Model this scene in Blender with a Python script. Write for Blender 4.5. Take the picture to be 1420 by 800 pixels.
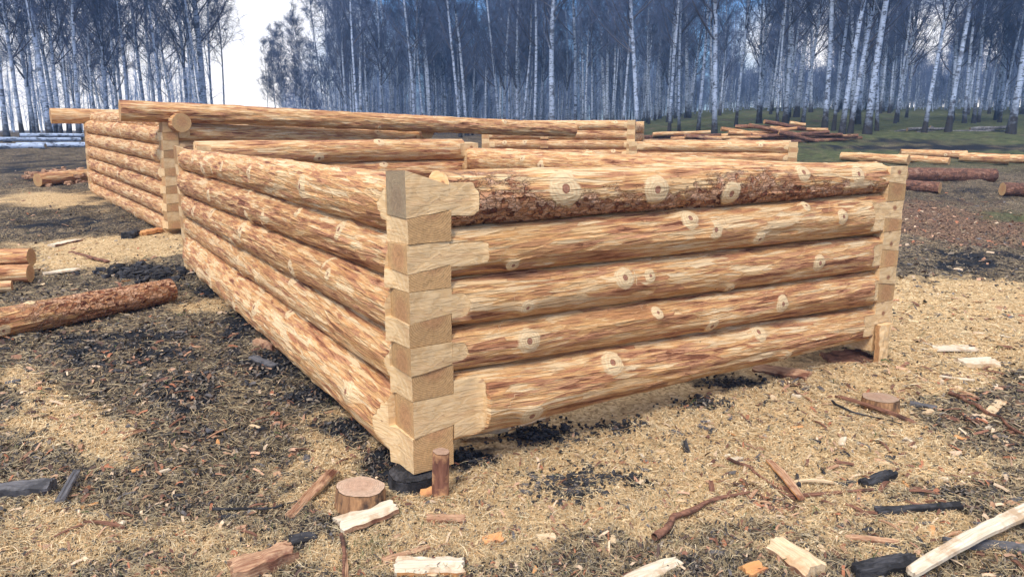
import bpy, math, random
import numpy as np
from mathutils import Vector, Matrix
random.seed(7); rng = np.random.default_rng(11)
for o in list(bpy.data.objects): bpy.data.objects.remove(o)
SC = bpy.context.scene; COL = SC.collection
R = math.radians

# ------------------------------------------------------------------ camera
CAMH = 1.65; FPX = 1020.0; PITCH = math.atan(220 / FPX)
cam = bpy.data.cameras.new('camera'); co = bpy.data.objects.new('camera', cam); COL.objects.link(co)
co.location = (0, 0, CAMH); co.rotation_euler = (R(90) - PITCH, 0, 0)
cam.sensor_width = 36; cam.lens = FPX / 1420 * 36; cam.clip_start = .05; cam.clip_end = 2000
SC.camera = co
# ------------------------------------------------------------------ sky, sun, exposure
SUN_EL, SUN_AZ = R(50), R(203)      # azimuth measured from +Y clockwise
w = bpy.data.worlds.new('World'); SC.world = w; w.use_nodes = True
def build_sky():
    t = w.node_tree; t.nodes.clear(); N = t.nodes.new; L = t.links.new
    out = N('ShaderNodeOutputWorld'); bg = N('ShaderNodeBackground'); bg.inputs[1].default_value = .1
    sky = N('ShaderNodeTexSky'); sky.sky_type = 'NISHITA'; sky.sun_disc = False
    sky.sun_elevation = SUN_EL; sky.sun_rotation = SUN_AZ; sky.air_density = 1.6; sky.dust_density = .2; sky.ozone_density = 5
    tc = N('ShaderNodeTexCoord'); mp = N('ShaderNodeMapping'); mp.inputs['Scale'].default_value = (1, 1, 2.6)
    L(tc.outputs['Generated'], mp.inputs[0])
    nz = N('ShaderNodeTexNoise'); nz.inputs['Scale'].default_value = 2.3; nz.inputs['Detail'].default_value = 7; nz.inputs['Roughness'].default_value = .58
    nz.inputs['Distortion'].default_value = .3
    L(mp.outputs[0], nz.inputs['Vector'])
    # a bright cloud bank low behind the left end of the wood
    sep = N('ShaderNodeSeparateXYZ'); L(tc.outputs['Generated'], sep.inputs[0])
    dx = N('ShaderNodeVectorMath'); dx.operation = 'DISTANCE'; L(tc.outputs['Generated'], dx.inputs[0]); dx.inputs[1].default_value = (-.36, .93, .06)
    bl = N('ShaderNodeMapRange'); L(dx.outputs['Value'], bl.inputs[0]); bl.inputs[1].default_value = .1; bl.inputs[2].default_value = .42
    bl.inputs[3].default_value = .34; bl.inputs[4].default_value = 0
    ad = N('ShaderNodeMath'); ad.operation = 'ADD'; L(nz.outputs['Fac'], ad.inputs[0]); L(bl.outputs[0], ad.inputs[1])
    # thin bright veil near the horizon
    hz = N('ShaderNodeMapRange'); L(sep.outputs['Z'], hz.inputs[0]); hz.inputs[1].default_value = .0; hz.inputs[2].default_value = .13
    hz.inputs[3].default_value = .10; hz.inputs[4].default_value = 0
    ad2 = N('ShaderNodeMath'); ad2.operation = 'ADD'; L(ad.outputs[0], ad2.inputs[0]); L(hz.outputs[0], ad2.inputs[1])
    db = N('ShaderNodeVectorMath'); db.operation = 'DISTANCE'; L(tc.outputs['Generated'], db.inputs[0]); db.inputs[1].default_value = (.10, .96, .24)
    bb = N('ShaderNodeMapRange'); L(db.outputs['Value'], bb.inputs[0]); bb.inputs[1].default_value = .1; bb.inputs[2].default_value = .55
    bb.inputs[3].default_value = -.30; bb.inputs[4].default_value = 0
    ad4 = N('ShaderNodeMath'); ad4.operation = 'ADD'; L(ad2.outputs[0], ad4.inputs[0]); L(bb.outputs[0], ad4.inputs[1]); ad2 = ad4
    mv = N('ShaderNodeVectorMath'); mv.operation = 'MULTIPLY'; L(tc.outputs['Generated'], mv.inputs[0]); mv.inputs[1].default_value = (1, 1, 2.6)
    d2 = N('ShaderNodeVectorMath'); d2.operation = 'DISTANCE'; L(mv.outputs[0], d2.inputs[0]); d2.inputs[1].default_value = (.42, .90, .24)
    b2 = N('ShaderNodeMapRange'); L(d2.outputs['Value'], b2.inputs[0]); b2.inputs[1].default_value = .1; b2.inputs[2].default_value = .38
    b2.inputs[3].default_value = .34; b2.inputs[4].default_value = 0
    ad5 = N('ShaderNodeMath'); ad5.operation = 'ADD'; L(ad2.outputs[0], ad5.inputs[0]); L(b2.outputs[0], ad5.inputs[1]); ad2 = ad5
    # more cover overhead, so the light is soft
    ov = N('ShaderNodeMapRange'); L(sep.outputs['Z'], ov.inputs[0]); ov.inputs[1].default_value = .3; ov.inputs[2].default_value = .7
    ov.inputs[3].default_value = 0; ov.inputs[4].default_value = .22
    ad3 = N('ShaderNodeMath'); ad3.operation = 'ADD'; L(ad2.outputs[0], ad3.inputs[0]); L(ov.outputs[0], ad3.inputs[1])
    cr = N('ShaderNodeValToRGB'); L(ad3.outputs[0], cr.inputs[0])
    cr.color_ramp.elements[0].position = .50; cr.color_ramp.elements[0].color = (0, 0, 0, 1)
    cr.color_ramp.elements[1].position = .72; cr.color_ramp.elements[1].color = (1, 1, 1, 1)
    warm = N('ShaderNodeMapRange'); L(sep.outputs['Z'], warm.inputs[0]); warm.inputs[1].default_value = 0; warm.inputs[2].default_value = .2
    wm = N('ShaderNodeMix'); wm.data_type = 'RGBA'; L(warm.outputs[0], wm.inputs[0])
    wm.inputs[6].default_value = (16, 14.6, 12.4, 1); wm.inputs[7].default_value = (13.4, 13.0, 12.6, 1)
    mx = N('ShaderNodeMix'); mx.data_type = 'RGBA'; L(cr.outputs[0], mx.inputs[0])
    tn = N('ShaderNodeMix'); tn.data_type = 'RGBA'; tn.blend_type = 'MULTIPLY'; tn.inputs[0].default_value = 1
    L(sky.outputs[0], tn.inputs[6]); tn.inputs[7].default_value = (.55, .82, 1.35, 1)
    L(tn.outputs[2], mx.inputs[6]); L(wm.outputs[2], mx.inputs[7])
    L(mx.outputs[2], bg.inputs[0]); L(bg.outputs[0], out.inputs[0])
build_sky()
sl = bpy.data.lights.new('sun', 'SUN'); sl.energy = 2.9; sl.angle = R(14); sl.color = (1, .91, .80)
so = bpy.data.objects.new('sun', sl); COL.objects.link(so)
so.rotation_euler = (R(90) - SUN_EL, 0, R(180) - SUN_AZ)
SC.view_settings.view_transform = 'Standard'; SC.view_settings.look = 'None'
SC.view_settings.exposure = .30; SC.view_settings.gamma = 1
SC.render.engine = 'CYCLES'; SC.cycles.max_bounces = 6; SC.cycles.diffuse_bounces = 3

# ------------------------------------------------------------------ helpers
def sstep(a, b, x):
    t = np.clip((x - a) / (b - a), 0, 1); return t * t * (3 - 2 * t)
_tab = np.random.default_rng(5).random((256, 256))
def vnoise(x, y, seed=0):
    x = np.asarray(x, float) + seed * 17.31; y = np.asarray(y, float) + seed * 9.77
    xi = np.floor(x).astype(int); yi = np.floor(y).astype(int); fx = x - xi; fy = y - yi
    fx = fx * fx * (3 - 2 * fx); fy = fy * fy * (3 - 2 * fy)
    g = lambda a, b: _tab[a & 255, b & 255]
    return (g(xi, yi) * (1 - fx) + g(xi + 1, yi) * fx) * (1 - fy) + (g(xi, yi + 1) * (1 - fx) + g(xi + 1, yi + 1) * fx) * fy
def fbm(x, y, seed=0, oct=4):
    s = 0; a = 1; n = 0
    for k in range(oct):
        s = s + a * vnoise(np.asarray(x) * 2 ** k, np.asarray(y) * 2 ** k, seed + k * 3); n += a; a *= .5
    return s / n
PY = [-60, 7, 10.5, 16, 21, 26, 35, 60, 500]; PZ = [0, 0, .15, .40, .70, 1.02, 1.2, 1.3, 1.3]
RY = [0, 26, 32, 60, 100, 200, 500]; RZ = [0, 0, .33, 1.5, 3.2, 6, 9]
def gz(x, y):
    x = np.asarray(x, float); y = np.asarray(y, float)
    a = x / np.maximum(y, 1)
    z = np.interp(y, PY, PZ) + sstep(0, .33, a) * np.interp(y, RY, RZ)
    d = np.hypot(x, y)
    z = z + (fbm(x * .9, y * .9, 2) - .5) * .07 * sstep(3, 12, d) + (fbm(x * .25, y * .25, 4) - .5) * .3 * sstep(14, 35, d)
    return z
def ray(px, py):
    dx = (px - 710) / FPX; dy = -(py - 400) / FPX
    c, s = math.cos(PITCH), math.sin(PITCH)
    return np.array([dx, c + dy * s, -s + dy * c])
def atY(px, py, Y):
    r = ray(px, py); return np.array([0, 0, CAMH]) + r * Y / r[1]
_TT = .5 * 1.03 ** np.arange(230)
def gp(px, py):                       # where a line of sight meets the ground
    r = ray(px, py); tt = _TT; q = np.array([0, 0, CAMH])[None] + r[None] * tt[:, None]
    below = q[:, 2] < gz(q[:, 0], q[:, 1]); k = int(np.argmax(below)) if below.any() else len(tt) - 1
    lo, hi = tt[max(k - 1, 0)], tt[k]
    for _ in range(2):
        m = np.linspace(lo, hi, 12); q = np.array([0, 0, CAMH])[None] + r[None] * m[:, None]
        b = q[:, 2] < gz(q[:, 0], q[:, 1]); k = int(np.argmax(b)) if b.any() else 11; lo, hi = m[max(k - 1, 0)], m[k]
    q = np.array([0, 0, CAMH]) + r * hi; return np.array([q[0], q[1], float(gz(q[0], q[1]))])
def toPix(x, y, z):
    c, s = math.cos(PITCH), math.sin(PITCH); zz = z - CAMH
    d = y * c - zz * s; u = y * s + zz * c
    d = np.where(d < .2, .2, d)
    return 710 + FPX * x / d, 400 - FPX * u / d

def tag(o, label=None, cat=None, group=None, kind=None):
    if label: o['label'] = label
    if cat: o['category'] = cat
    if group: o['group'] = group
    if kind: o['kind'] = kind
    return o
def empty(name, loc=(0, 0, 0), rot=(0, 0, 0)):
    o = bpy.data.objects.new(name, None); COL.objects.link(o); o.location = loc; o.rotation_euler = rot
    o.empty_display_size = .1; return o
def npmesh(name, V, Q, mats=(), midx=None, attrs=None, smooth=True, sharp=None):
    V = np.asarray(V, np.float32); Q = np.asarray(Q, np.int32); k = Q.shape[1]
    me = bpy.data.meshes.new(name)
    me.vertices.add(len(V)); me.vertices.foreach_set('co', V.ravel())
    me.loops.add(Q.size); me.loops.foreach_set('vertex_index', Q.ravel())
    me.polygons.add(len(Q)); me.polygons.foreach_set('loop_start', np.arange(0, Q.size, k, dtype=np.int32))
    me.polygons.foreach_set('loop_total', np.full(len(Q), k, np.int32))
    for m in mats: me.materials.append(m)
    if midx is not None: me.polygons.foreach_set('material_index', np.asarray(midx, np.int32))
    me.polygons.foreach_set('use_smooth', np.full(len(Q), smooth))
    for an, (typ, arr) in (attrs or {}).items():
        a = me.attributes.new(an, typ, 'POINT')
        if typ == 'FLOAT': a.data.foreach_set('value', np.asarray(arr, np.float32).ravel())
        elif typ == 'FLOAT_VECTOR': a.data.foreach_set('vector', np.asarray(arr, np.float32).ravel())
        else: a.data.foreach_set('color', np.asarray(arr, np.float32).ravel())
    me.update(calc_edges=True)
    if sharp is not None: me.set_sharp_from_angle(angle=sharp)
    return me
def link(name, me, parent=None, loc=None, rot=None):
    o = bpy.data.objects.new(name, me); COL.objects.link(o)
    if parent: o.parent = parent
    if loc is not None: o.location = loc
    if rot is not None: o.rotation_euler = rot
    return o

# ------------------------------------------------------------------ materials
class NT:
    def __init__(s, name, rough=.8, spec=.2):
        s.m = bpy.data.materials.new(name); s.m.use_nodes = True; s.t = s.m.node_tree
        s.b = s.t.nodes['Principled BSDF']; s.b.inputs['Roughness'].default_value = rough
        s.b.inputs['Specular IOR Level'].default_value = spec
    def n(s, typ, **k):
        x = s.t.nodes.new(typ)
        for a, v in k.items(): setattr(x, a, v)
        return x
    def l(s, a, b): s.t.links.new(a, b); return a
    def put(s, sock, v):
        if isinstance(v, bpy.types.NodeSocket): s.l(v, sock)
        elif v is not None: sock.default_value = v
    def math(s, op, a, b=None, c=None, clamp=False):
        x = s.n('ShaderNodeMath', operation=op, use_clamp=clamp); s.put(x.inputs[0], a)
        if b is not None: s.put(x.inputs[1], b)
        if c is not None: s.put(x.inputs[2], c)
        return x.outputs[0]
    def attr(s, name, out='Vector'):
        return s.n('ShaderNodeAttribute', attribute_name=name).outputs[out]
    def obj(s): return s.n('ShaderNodeTexCoord').outputs['Object']
    def sep(s, v):
        x = s.n('ShaderNodeSeparateXYZ'); s.l(v, x.inputs[0]); return x.outputs
    def comb(s, a, b, c=0.0):
        x = s.n('ShaderNodeCombineXYZ')
        for i, v in enumerate((a, b, c)): s.put(x.inputs[i], v)
        return x.outputs[0]
    def mapv(s, v, scale):
        x = s.n('ShaderNodeVectorMath', operation='MULTIPLY'); s.l(v, x.inputs[0]); x.inputs[1].default_value = scale; return x.outputs[0]
    def noise(s, v, scale=1., detail=4., rough=.55, dist=0., out='Fac'):
        x = s.n('ShaderNodeTexNoise'); s.put(x.inputs['Vector'], v); x.inputs['Scale'].default_value = scale
        x.inputs['Detail'].default_value = detail; x.inputs['Roughness'].default_value = rough; x.inputs['Distortion'].default_value = dist
        return x.outputs[out]
    def voro(s, v, scale=1., feat='F1', out='Distance', rnd=1.):
        x = s.n('ShaderNodeTexVoronoi', feature=feat); s.put(x.inputs['Vector'], v); x.inputs['Scale'].default_value = scale
        x.inputs['Randomness'].default_value = rnd; return x.outputs[out]
    def ramp(s, f, stops, interp='LINEAR'):
        x = s.n('ShaderNodeValToRGB'); s.l(f, x.inputs[0]); cr = x.color_ramp; cr.interpolation = interp
        while len(cr.elements) < len(stops): cr.elements.new(.5)
        for e, (p, c) in zip(cr.elements, stops):
            e.position = p; e.color = (c, c, c, 1) if not hasattr(c, '__len__') else (*c[:3], 1)
        return x.outputs[0]
    def rng(s, f, a, b, c=0., d=1., smooth=False):
        x = s.n('ShaderNodeMapRange'); s.l(f, x.inputs[0])
        if smooth: x.interpolation_type = 'SMOOTHSTEP'
        for i, v in enumerate((a, b, c, d)): x.inputs[i + 1].default_value = v
        return x.outputs[0]
    def mix(s, f, a, b, mode='MIX'):
        x = s.n('ShaderNodeMix', data_type='RGBA', blend_type=mode); s.put(x.inputs[0], f)
        for i, v in ((6, a), (7, b)):
            if isinstance(v, bpy.types.NodeSocket): s.l(v, x.inputs[i])
            else: x.inputs[i].default_value = (*v[:3], 1) if hasattr(v, '__len__') else (v, v, v, 1)
        return x.outputs[2]
    def bump(s, h, strength=.5, dist=.01):
        x = s.n('ShaderNodeBump'); s.l(h, x.inputs['Height']); x.inputs['Strength'].default_value = strength
        x.inputs['Distance'].default_value = dist; s.l(x.outputs[0], s.b.inputs['Normal'])
    def fin(s, col): s.put(s.b.inputs['Base Color'], col if isinstance(col, bpy.types.NodeSocket) else (*col, 1)); return s.m

def mat_peeled():
    n = NT('peeled_log', .62, .25)
    L = n.attr('luv'); s, t, i = n.sep(L)
    wob = n.noise(n.mapv(L, (1.6, 5, 3.1)), 1, 3, out='Color')
    wv = n.n('ShaderNodeVectorMath', operation='MULTIPLY_ADD'); n.l(wob, wv.inputs[0]); wv.inputs[1].default_value = (.07, .011, 0); n.l(L, wv.inputs[2])
    W = wv.outputs[0]
    SC_ = (4.6, 46, 7.7)
    strokes = n.voro(n.mapv(W, SC_), 1, out='Color')
    rnd = n.sep(strokes)[0]; rnd2 = n.sep(strokes)[1]
    edge = n.voro(n.mapv(W, SC_), 1, feat='DISTANCE_TO_EDGE')
    patch = n.noise(n.mapv(W, (2.0, 13, 5.3)), 1, 3, .55)
    fine = n.noise(n.mapv(W, (9, 190, 9)), 1, 3, .65)
    med = n.noise(n.mapv(W, (3.8, 38, 3)), 1, 6, .68)
    wn = n.n('ShaderNodeTexWhiteNoise', noise_dimensions='1D'); n.l(i, wn.inputs['W'])
    v = n.math('ADD', n.math('MULTIPLY', n.rng(patch, .3, .7), .30), n.math('MULTIPLY', rnd, .24))
    v = n.math('ADD', v, n.math('MULTIPLY', n.rng(med, .30, .70), .44))
    v = n.math('ADD', v, n.rng(wn.outputs['Value'], 0, 1, -.03, .08)); v = n.math('ADD', v, n.rng(fine, .3, .7, -.045, .045))
    red = n.mix(rnd2, (.46, .20, .095), (.63, .325, .175))
    tan = n.mix(rnd2, (.68, .365, .15), (.75, .445, .20))
    pale = n.mix(rnd2, (.80, .525, .265), (.87, .66, .40))
    col = n.mix(n.ramp(v, [(.455, 0), (.485, 1)]), red, tan)
    col = n.mix(n.ramp(v, [(.575, 0), (.605, 1)]), col, pale)
    col = n.mix(n.ramp(v, [(.28, 1), (.35, 0)]), col, (.22, .08, .04))
    org = n.rng(n.noise(n.mapv(W, (.8, 6, 8.1)), 1, 3), .50, .66, 0, .6)
    col = n.mix(org, col, n.mix(.55, col, (.60, .33, .12)))
    col = n.mix(n.rng(edge, 0, .03, .22, 0), col, (.27, .11, .045))
    # fibre lines and dark slivers
    col = n.mix(1, col, n.rng(fine, .3, .7, .76, 1.12), 'MULTIPLY')
    sl_ = n.noise(n.mapv(W, (3.2, 62, 4.4)), 1, 5, .7)
    col = n.mix(n.rng(sl_, .60, .68, 0, .8), col, (.17, .065, .032))
    nick = n.noise(n.mapv(W, (22, 30, 2)), 1, 3, .6)
    col = n.mix(n.rng(nick, .70, .76, 0, .8), col, (.11, .045, .025))
    # bark still on
    B = n.attr('bark', 'Fac')
    WB = n.n('ShaderNodeVectorMath', operation='MULTIPLY_ADD'); n.l(n.noise(n.mapv(L, (24, 30, 2)), 1, 3, out='Color'), WB.inputs[0]); WB.inputs[1].default_value = (.09, .07, 0); n.l(W, WB.inputs[2]); WB = WB.outputs[0]
    fl = n.voro(n.mapv(WB, (24, 40, 3)), 1, out='Color'); fe = n.voro(n.mapv(WB, (24, 40, 3)), 1, feat='DISTANCE_TO_EDGE')
    bn = n.noise(n.mapv(W, (8, 14, 1)), 1, 5, .65)
    bc = n.ramp(n.math('ADD', n.math('MULTIPLY', n.sep(fl)[0], .45), n.math('MULTIPLY', bn, .6)),
                [(.3, (.13, .042, .025)), (.38, (.34, .13, .065)), (.46, (.56, .27, .13)), (.68, (.72, .43, .27))])
    bc = n.mix(n.rng(fe, 0, .05, .45, 0), bc, (.10, .04, .025))
    bm = n.rng(n.math('ADD', B, n.math('MULTIPLY', n.math('SUBTRACT', bn, .5), 1.3)), .45, .58)
    col = n.mix(bm, col, bc)
    # shaved knots
    K = n.attr('knot'); kx, ky, kh = n.sep(K)
    d = n.math('SQRT', n.math('ADD', n.math('MULTIPLY', kx, kx), n.math('MULTIPLY', ky, ky)))
    dn = n.math('ADD', d, n.math('MULTIPLY', n.math('SUBTRACT', n.noise(n.mapv(L, (16, 22, 2)), 1, 4, .6), .5), .75))
    rings = n.math('SINE', n.math('MULTIPLY', n.math('ADD', d, n.math('MULTIPLY', n.noise(n.mapv(L, (18, 18, 2)), 1, 2), .8)), 24))
    kc = n.mix(n.rng(rings, -1, 1), (.72, .50, .28), (.80, .62, .37))
    core = n.ramp(n.math('ADD', d, n.math('MULTIPLY', rings, .02)), [(0, (.24, .11, .075)), (.11, (.40, .2, .13)), (.18, (.36, .16, .09)), (.22, (.25, .10, .06)), (.26, (.7, .5, .3))])
    kc = n.mix(n.rng(d, .23, .27, 1, 0), kc, core)
    col = n.mix(n.rng(dn, .90, 1.04, 1, 0), col, kc); km = n.rng(dn, .90, 1.04, 0, 1); bm = n.math('MULTIPLY', bm, km)
    h = n.math('ADD', n.math('MULTIPLY', rnd, .5), n.math('MULTIPLY', n.rng(edge, 0, .15), .25))
    h = n.math('ADD', h, n.math('MULTIPLY', fine, .35)); h = n.math('ADD', h, n.math('MULTIPLY', sl_, -.8))
    h = n.math('ADD', h, n.math('MULTIPLY', bm, n.math('MULTIPLY', n.math('ADD', n.rng(fe, 0, .2), n.math('MULTIPLY', n.sep(fl)[0], 1.2)), 1.1)))
    hm = n.rng(n.math('ADD', n.attr('hewn', 'Fac'), n.math('MULTIPLY', n.math('SUBTRACT', fine, .5), .25)), .42, .58)
    hc, hh = hewn_colour(n, n.obj()); col = n.mix(hm, col, hc)
    h = n.math('ADD', n.math('MULTIPLY', h, n.math('SUBTRACT', 1., hm)), n.math('MULTIPLY', n.math('MULTIPLY', hh, hm), .4))
    n.bump(h, 1., .013)
    return n.fin(col)
def hewn_colour(n, L):
    f = n.noise(n.mapv(L, (4, 4, 60)), 1, 5, .65, .6)
    g = n.noise(n.mapv(L, (3, 3, 9)), 1, 4, .5, 1.2)
    wv = n.math('SINE', n.math('MULTIPLY', g, 60))
    col = n.mix(n.rng(wv, -1, 1), (.74, .50, .255), (.82, .60, .34))
    col = n.mix(n.rng(f, .54, .70, 0, .65), col, (.50, .28, .13))
    kd = n.math('ADD', n.voro(n.mapv(L, (5, 5, 6)), 1), n.math('MULTIPLY', n.math('SUBTRACT', n.noise(L, 40, 2), .5), .06))
    col = n.mix(n.rng(kd, .09, .13, .9, 0), col, (.33, .15, .08)); col = n.mix(n.rng(n.math('ABSOLUTE', n.math('SUBTRACT', kd, .14)), 0, .02, .5, 0), col, (.48, .26, .12))
    col = n.mix(n.rng(n.noise(n.mapv(L, (9, 9, 22)), 1, 3), .68, .74, 0, .8), col, (.30, .15, .09))
    col = n.mix(n.rng(n.noise(L, 2.6, 2), .5, .65, 0, .35), col, (.62, .40, .20))
    ob = n.n('ShaderNodeObjectInfo').outputs['Random']; col = n.mix(1, col, n.rng(ob, 0, 1, .86, 1.06), 'MULTIPLY')
    adz = n.voro(n.mapv(L, (9, 9, 16)), 1, out='Color'); ax = n.sep(adz)[0]
    col = n.mix(n.rng(n.noise(n.mapv(L, (5, 5, 26)), 1, 4, .7), .58, .66, 0, .45), col, (.62, .36, .19))
    return col, n.math('ADD', n.math('MULTIPLY', ax, .8), n.math('ADD', f, n.math('MULTIPLY', wv, .08)))
def mat_hewn():
    n = NT('hewn_wood', .6, .25); L = n.obj()
    col, hh = hewn_colour(n, L)
    n.bump(hh, .8, .006)
    return n.fin(col)
def mat_end(name='cut_end', a=(.70, .45, .22), b=(.50, .29, .13), core=(.53, .26, .13)):
    n = NT(name, .75, .15); L = n.obj(); x, y, z = n.sep(L)
    wn = n.math('MULTIPLY', n.math('SUBTRACT', n.noise(L, 7, 3), .5), .03)
    y2 = n.math('ADD', y, .011); z2 = n.math('ADD', z, -.014)
    r = n.math('ADD', n.math('SQRT', n.math('ADD', n.math('MULTIPLY', y2, y2), n.math('MULTIPLY', z2, z2))), wn)
    ring = n.math('SINE', n.math('MULTIPLY', r, 620))
    col = n.mix(n.rng(ring, -1, 1, .1, .9), b, a)
    col = n.mix(n.rng(r, .05, .085, .55, 0), col, core)
    fn = n.noise(L, 55, 4, .7); col = n.mix(1, col, n.rng(fn, .3, .7, .72, 1.12), 'MULTIPLY')
    ang = n.math('ARCTAN2', y2, z2)
    ck = n.noise(n.comb(n.math('MULTIPLY', ang, 4.5), n.math('MULTIPLY', r, 2.)), 1, 3, .6)
    col = n.mix(n.rng(ck, .66, .70, 0, .8), col, (.16, .08, .045))
    # saw and axe marks
    sw = n.noise(n.mapv(L, (8, 30, 45)), 1, 3, .6); col = n.mix(n.rng(sw, .55, .7, 0, .2), col, (.42, .24, .12))
    ob = n.n('ShaderNodeObjectInfo').outputs['Random']; col = n.mix(1, col, n.rng(ob, 0, 1, .78, 1.06), 'MULTIPLY')
    n.bump(n.math('ADD', fn, n.math('MULTIPLY', sw, .4)), .6, .005)
    return n.fin(col)
def mat_bark(name, stops, cell=(16, 26), rough=.85):
    n = NT(name, rough, .15); L = n.attr('luv')
    wob = n.noise(n.mapv(L, (5, 9, 3.1)), 1, 3, out='Color')
    wv = n.n('ShaderNodeVectorMath', operation='MULTIPLY_ADD'); n.l(wob, wv.inputs[0]); wv.inputs[1].default_value = (.1, .06, 0); n.l(L, wv.inputs[2]); W = wv.outputs[0]
    c = n.voro(n.mapv(W, (*cell, 3)), 1, out='Color'); e = n.voro(n.mapv(W, (*cell, 3)), 1, feat='DISTANCE_TO_EDGE')
    b = n.noise(n.mapv(W, (2.5, 7, 5)), 1, 5, .6); f = n.noise(n.mapv(W, (30, 60, 5)), 1, 4, .7)
    v = n.math('ADD', n.math('MULTIPLY', n.sep(c)[0], .3), n.math('MULTIPLY', b, .75))
    col = n.ramp(v, stops); col = n.mix(1, col, n.rng(f, .3, .7, .65, 1.2), 'MULTIPLY')
    col = n.mix(n.rng(e, 0, .06, .6, 0), col, (.05, .025, .018))
    n.bump(n.math('ADD', n.math('MULTIPLY', n.rng(e, 0, .2), .8), n.math('ADD', f, n.sep(c)[0])), .9, .01)
    return n.fin(col)
def mat_simple(name, c1, c2, scale=(6, 6, 40), c3=None, rough=.8, bd=.004, spec=.2, hi=.62):
    n = NT(name, rough, spec); L = n.obj()
    f = n.noise(n.mapv(L, scale), 1, 5, .65, .4); g = n.noise(L, 9, 4, .6)
    col = n.mix(n.rng(f, .32, .68), c1, c2)
    if c3: col = n.mix(n.rng(g, hi - .1, hi + .02, 0, .85), col, c3)
    n.bump(n.math('ADD', f, g), .7, bd)
    return n.fin(col)
def mat_vcol(name, attr='vc', rough=.85, spec=.15, nscale=60, trans=0):
    n = NT(name, rough, spec); c = n.attr(attr, 'Color')
    f = n.noise(n.obj(), nscale, 3, .6); n.bump(f, .4, .003)
    return n.fin(n.mix(1, c, n.rng(f, .3, .7, .8, 1.15), 'MULTIPLY'))
def mat_birch(name='birch_bark', white=(.47, .57, .76), base=True):
    n = NT(name, .75, .2); L = n.obj(); x, y, z = n.sep(L)
    oi = n.n('ShaderNodeObjectInfo').outputs['Random']
    Lz = n.comb(n.math('ADD', x, n.math('MULTIPLY', oi, 37)), y, z)
    m = n.noise(n.mapv(Lz, (5, 5, 16)), 1, 4, .6); m2 = n.noise(n.mapv(Lz, (2.2, 2.2, 2.8)), 1, 4, .65)
    col = n.mix(n.rng(n.noise(n.mapv(Lz, (3, 3, 5)), 1, 4), .3, .7), tuple(v * .62 for v in white), white)
    col = n.mix(n.rng(m, .54, .60, 0, .88), col, (.045, .05, .065))
    col = n.mix(n.rng(m2, .55, .64, 0, .8), col, (.07, .075, .095))
    if not base:
        n.bump(n.math('ADD', m, m2), .6, .02); return n.fin(col)
    base = n.rng(n.math('ADD', z, n.math('MULTIPLY', m2, 2.6)), 1.7, 2.6, 1, 0)
    col = n.mix(base, col, (.04, .038, .042))
    rr = n.attr('rad', 'Fac')
    col = n.mix(n.rng(rr, .028, .06, 1, 0), col, (.085, .085, .11))
    n.bump(n.math('ADD', m, m2), .8, .03)
    return n.fin(col)

M = {}
M['peeled'] = mat_peeled(); M['hewn'] = mat_hewn(); M['end'] = mat_end()
M['end_grey'] = mat_end('weathered_cut_end', (.46, .35, .22), (.33, .25, .16), (.32, .22, .14))
M['bark'] = mat_bark('brown_bark', [(.25, (.085, .05, .04)), (.45, (.17, .09, .068)), (.6, (.28, .135, .09)), (.8, (.36, .23, .17))])
M['bark_red'] = mat_bark('red_pine_bark', [(.25, (.07, .045, .038)), (.42, (.17, .085, .062)), (.54, (.32, .15, .095)), (.66, (.42, .27, .15)), (.8, (.55, .40, .26))], (4, 22))
M['bark_grey'] = mat_bark('grey_bark', [(.25, (.07, .07, .08)), (.5, (.15, .15, .16)), (.75, (.32, .32, .34))])
M['birch'] = mat_birch()
M['birch_log'] = mat_birch('fallen_birch_bark', base=False)
M['stump_side'] = mat_simple('stump_bark', (.08, .04, .03), (.52, .29, .14), (30, 30, 5), (.035, .028, .027), .9, .012)
M['stump_top'] = mat_end('stump_top', (.58, .42, .31), (.45, .31, .22), (.47, .29, .2))
M['pale'] = mat_simple('fresh_split_wood', (.52, .36, .20), (.78, .63, .43), (7, 95, 80), (.46, .27, .14), .65, .006)
M['white_wood'] = mat_simple('dry_pale_wood', (.55, .45, .32), (.78, .70, .57), (7, 90, 80), (.45, .32, .2), .7, .006)
M['orange'] = mat_simple('orange_heartwood', (.56, .26, .10), (.68, .38, .16), (5, 30, 30), (.42, .17, .08), .7)
M['stake'] = mat_simple('barked_stake', (.12, .05, .035), (.30, .14, .09), (22, 22, 6), (.60, .33, .16), .85, .01, hi=.56)
M['reddish'] = mat_simple('red_inner_bark', (.24, .105, .06), (.64, .42, .26), (7, 90, 80), (.16, .06, .04), .75, .012)
M['brown'] = mat_simple('brown_bark_strip', (.085, .04, .03), (.34, .17, .11), (8, 90, 80), (.05, .03, .026), .85, .012)
M['char'] = mat_simple('charred_wood', (.018, .018, .021), (.085, .085, .095), (9, 70, 40), (.010, .010, .012), .8, .012, .25, .55)
M['greywood'] = mat_simple('weathered_dark_board', (.05, .05, .058), (.17, .165, .175), (3, 30, 20), (.03, .03, .034), .7, .004, .3)
M['vc'] = mat_vcol('litter')
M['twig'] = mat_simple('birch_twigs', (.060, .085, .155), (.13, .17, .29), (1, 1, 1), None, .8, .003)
M['twig_far'] = mat_simple('far_birch_twigs', (.11, .155, .28), (.20, .265, .44), (.3, .3, .3), None, .85, .003)

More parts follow.
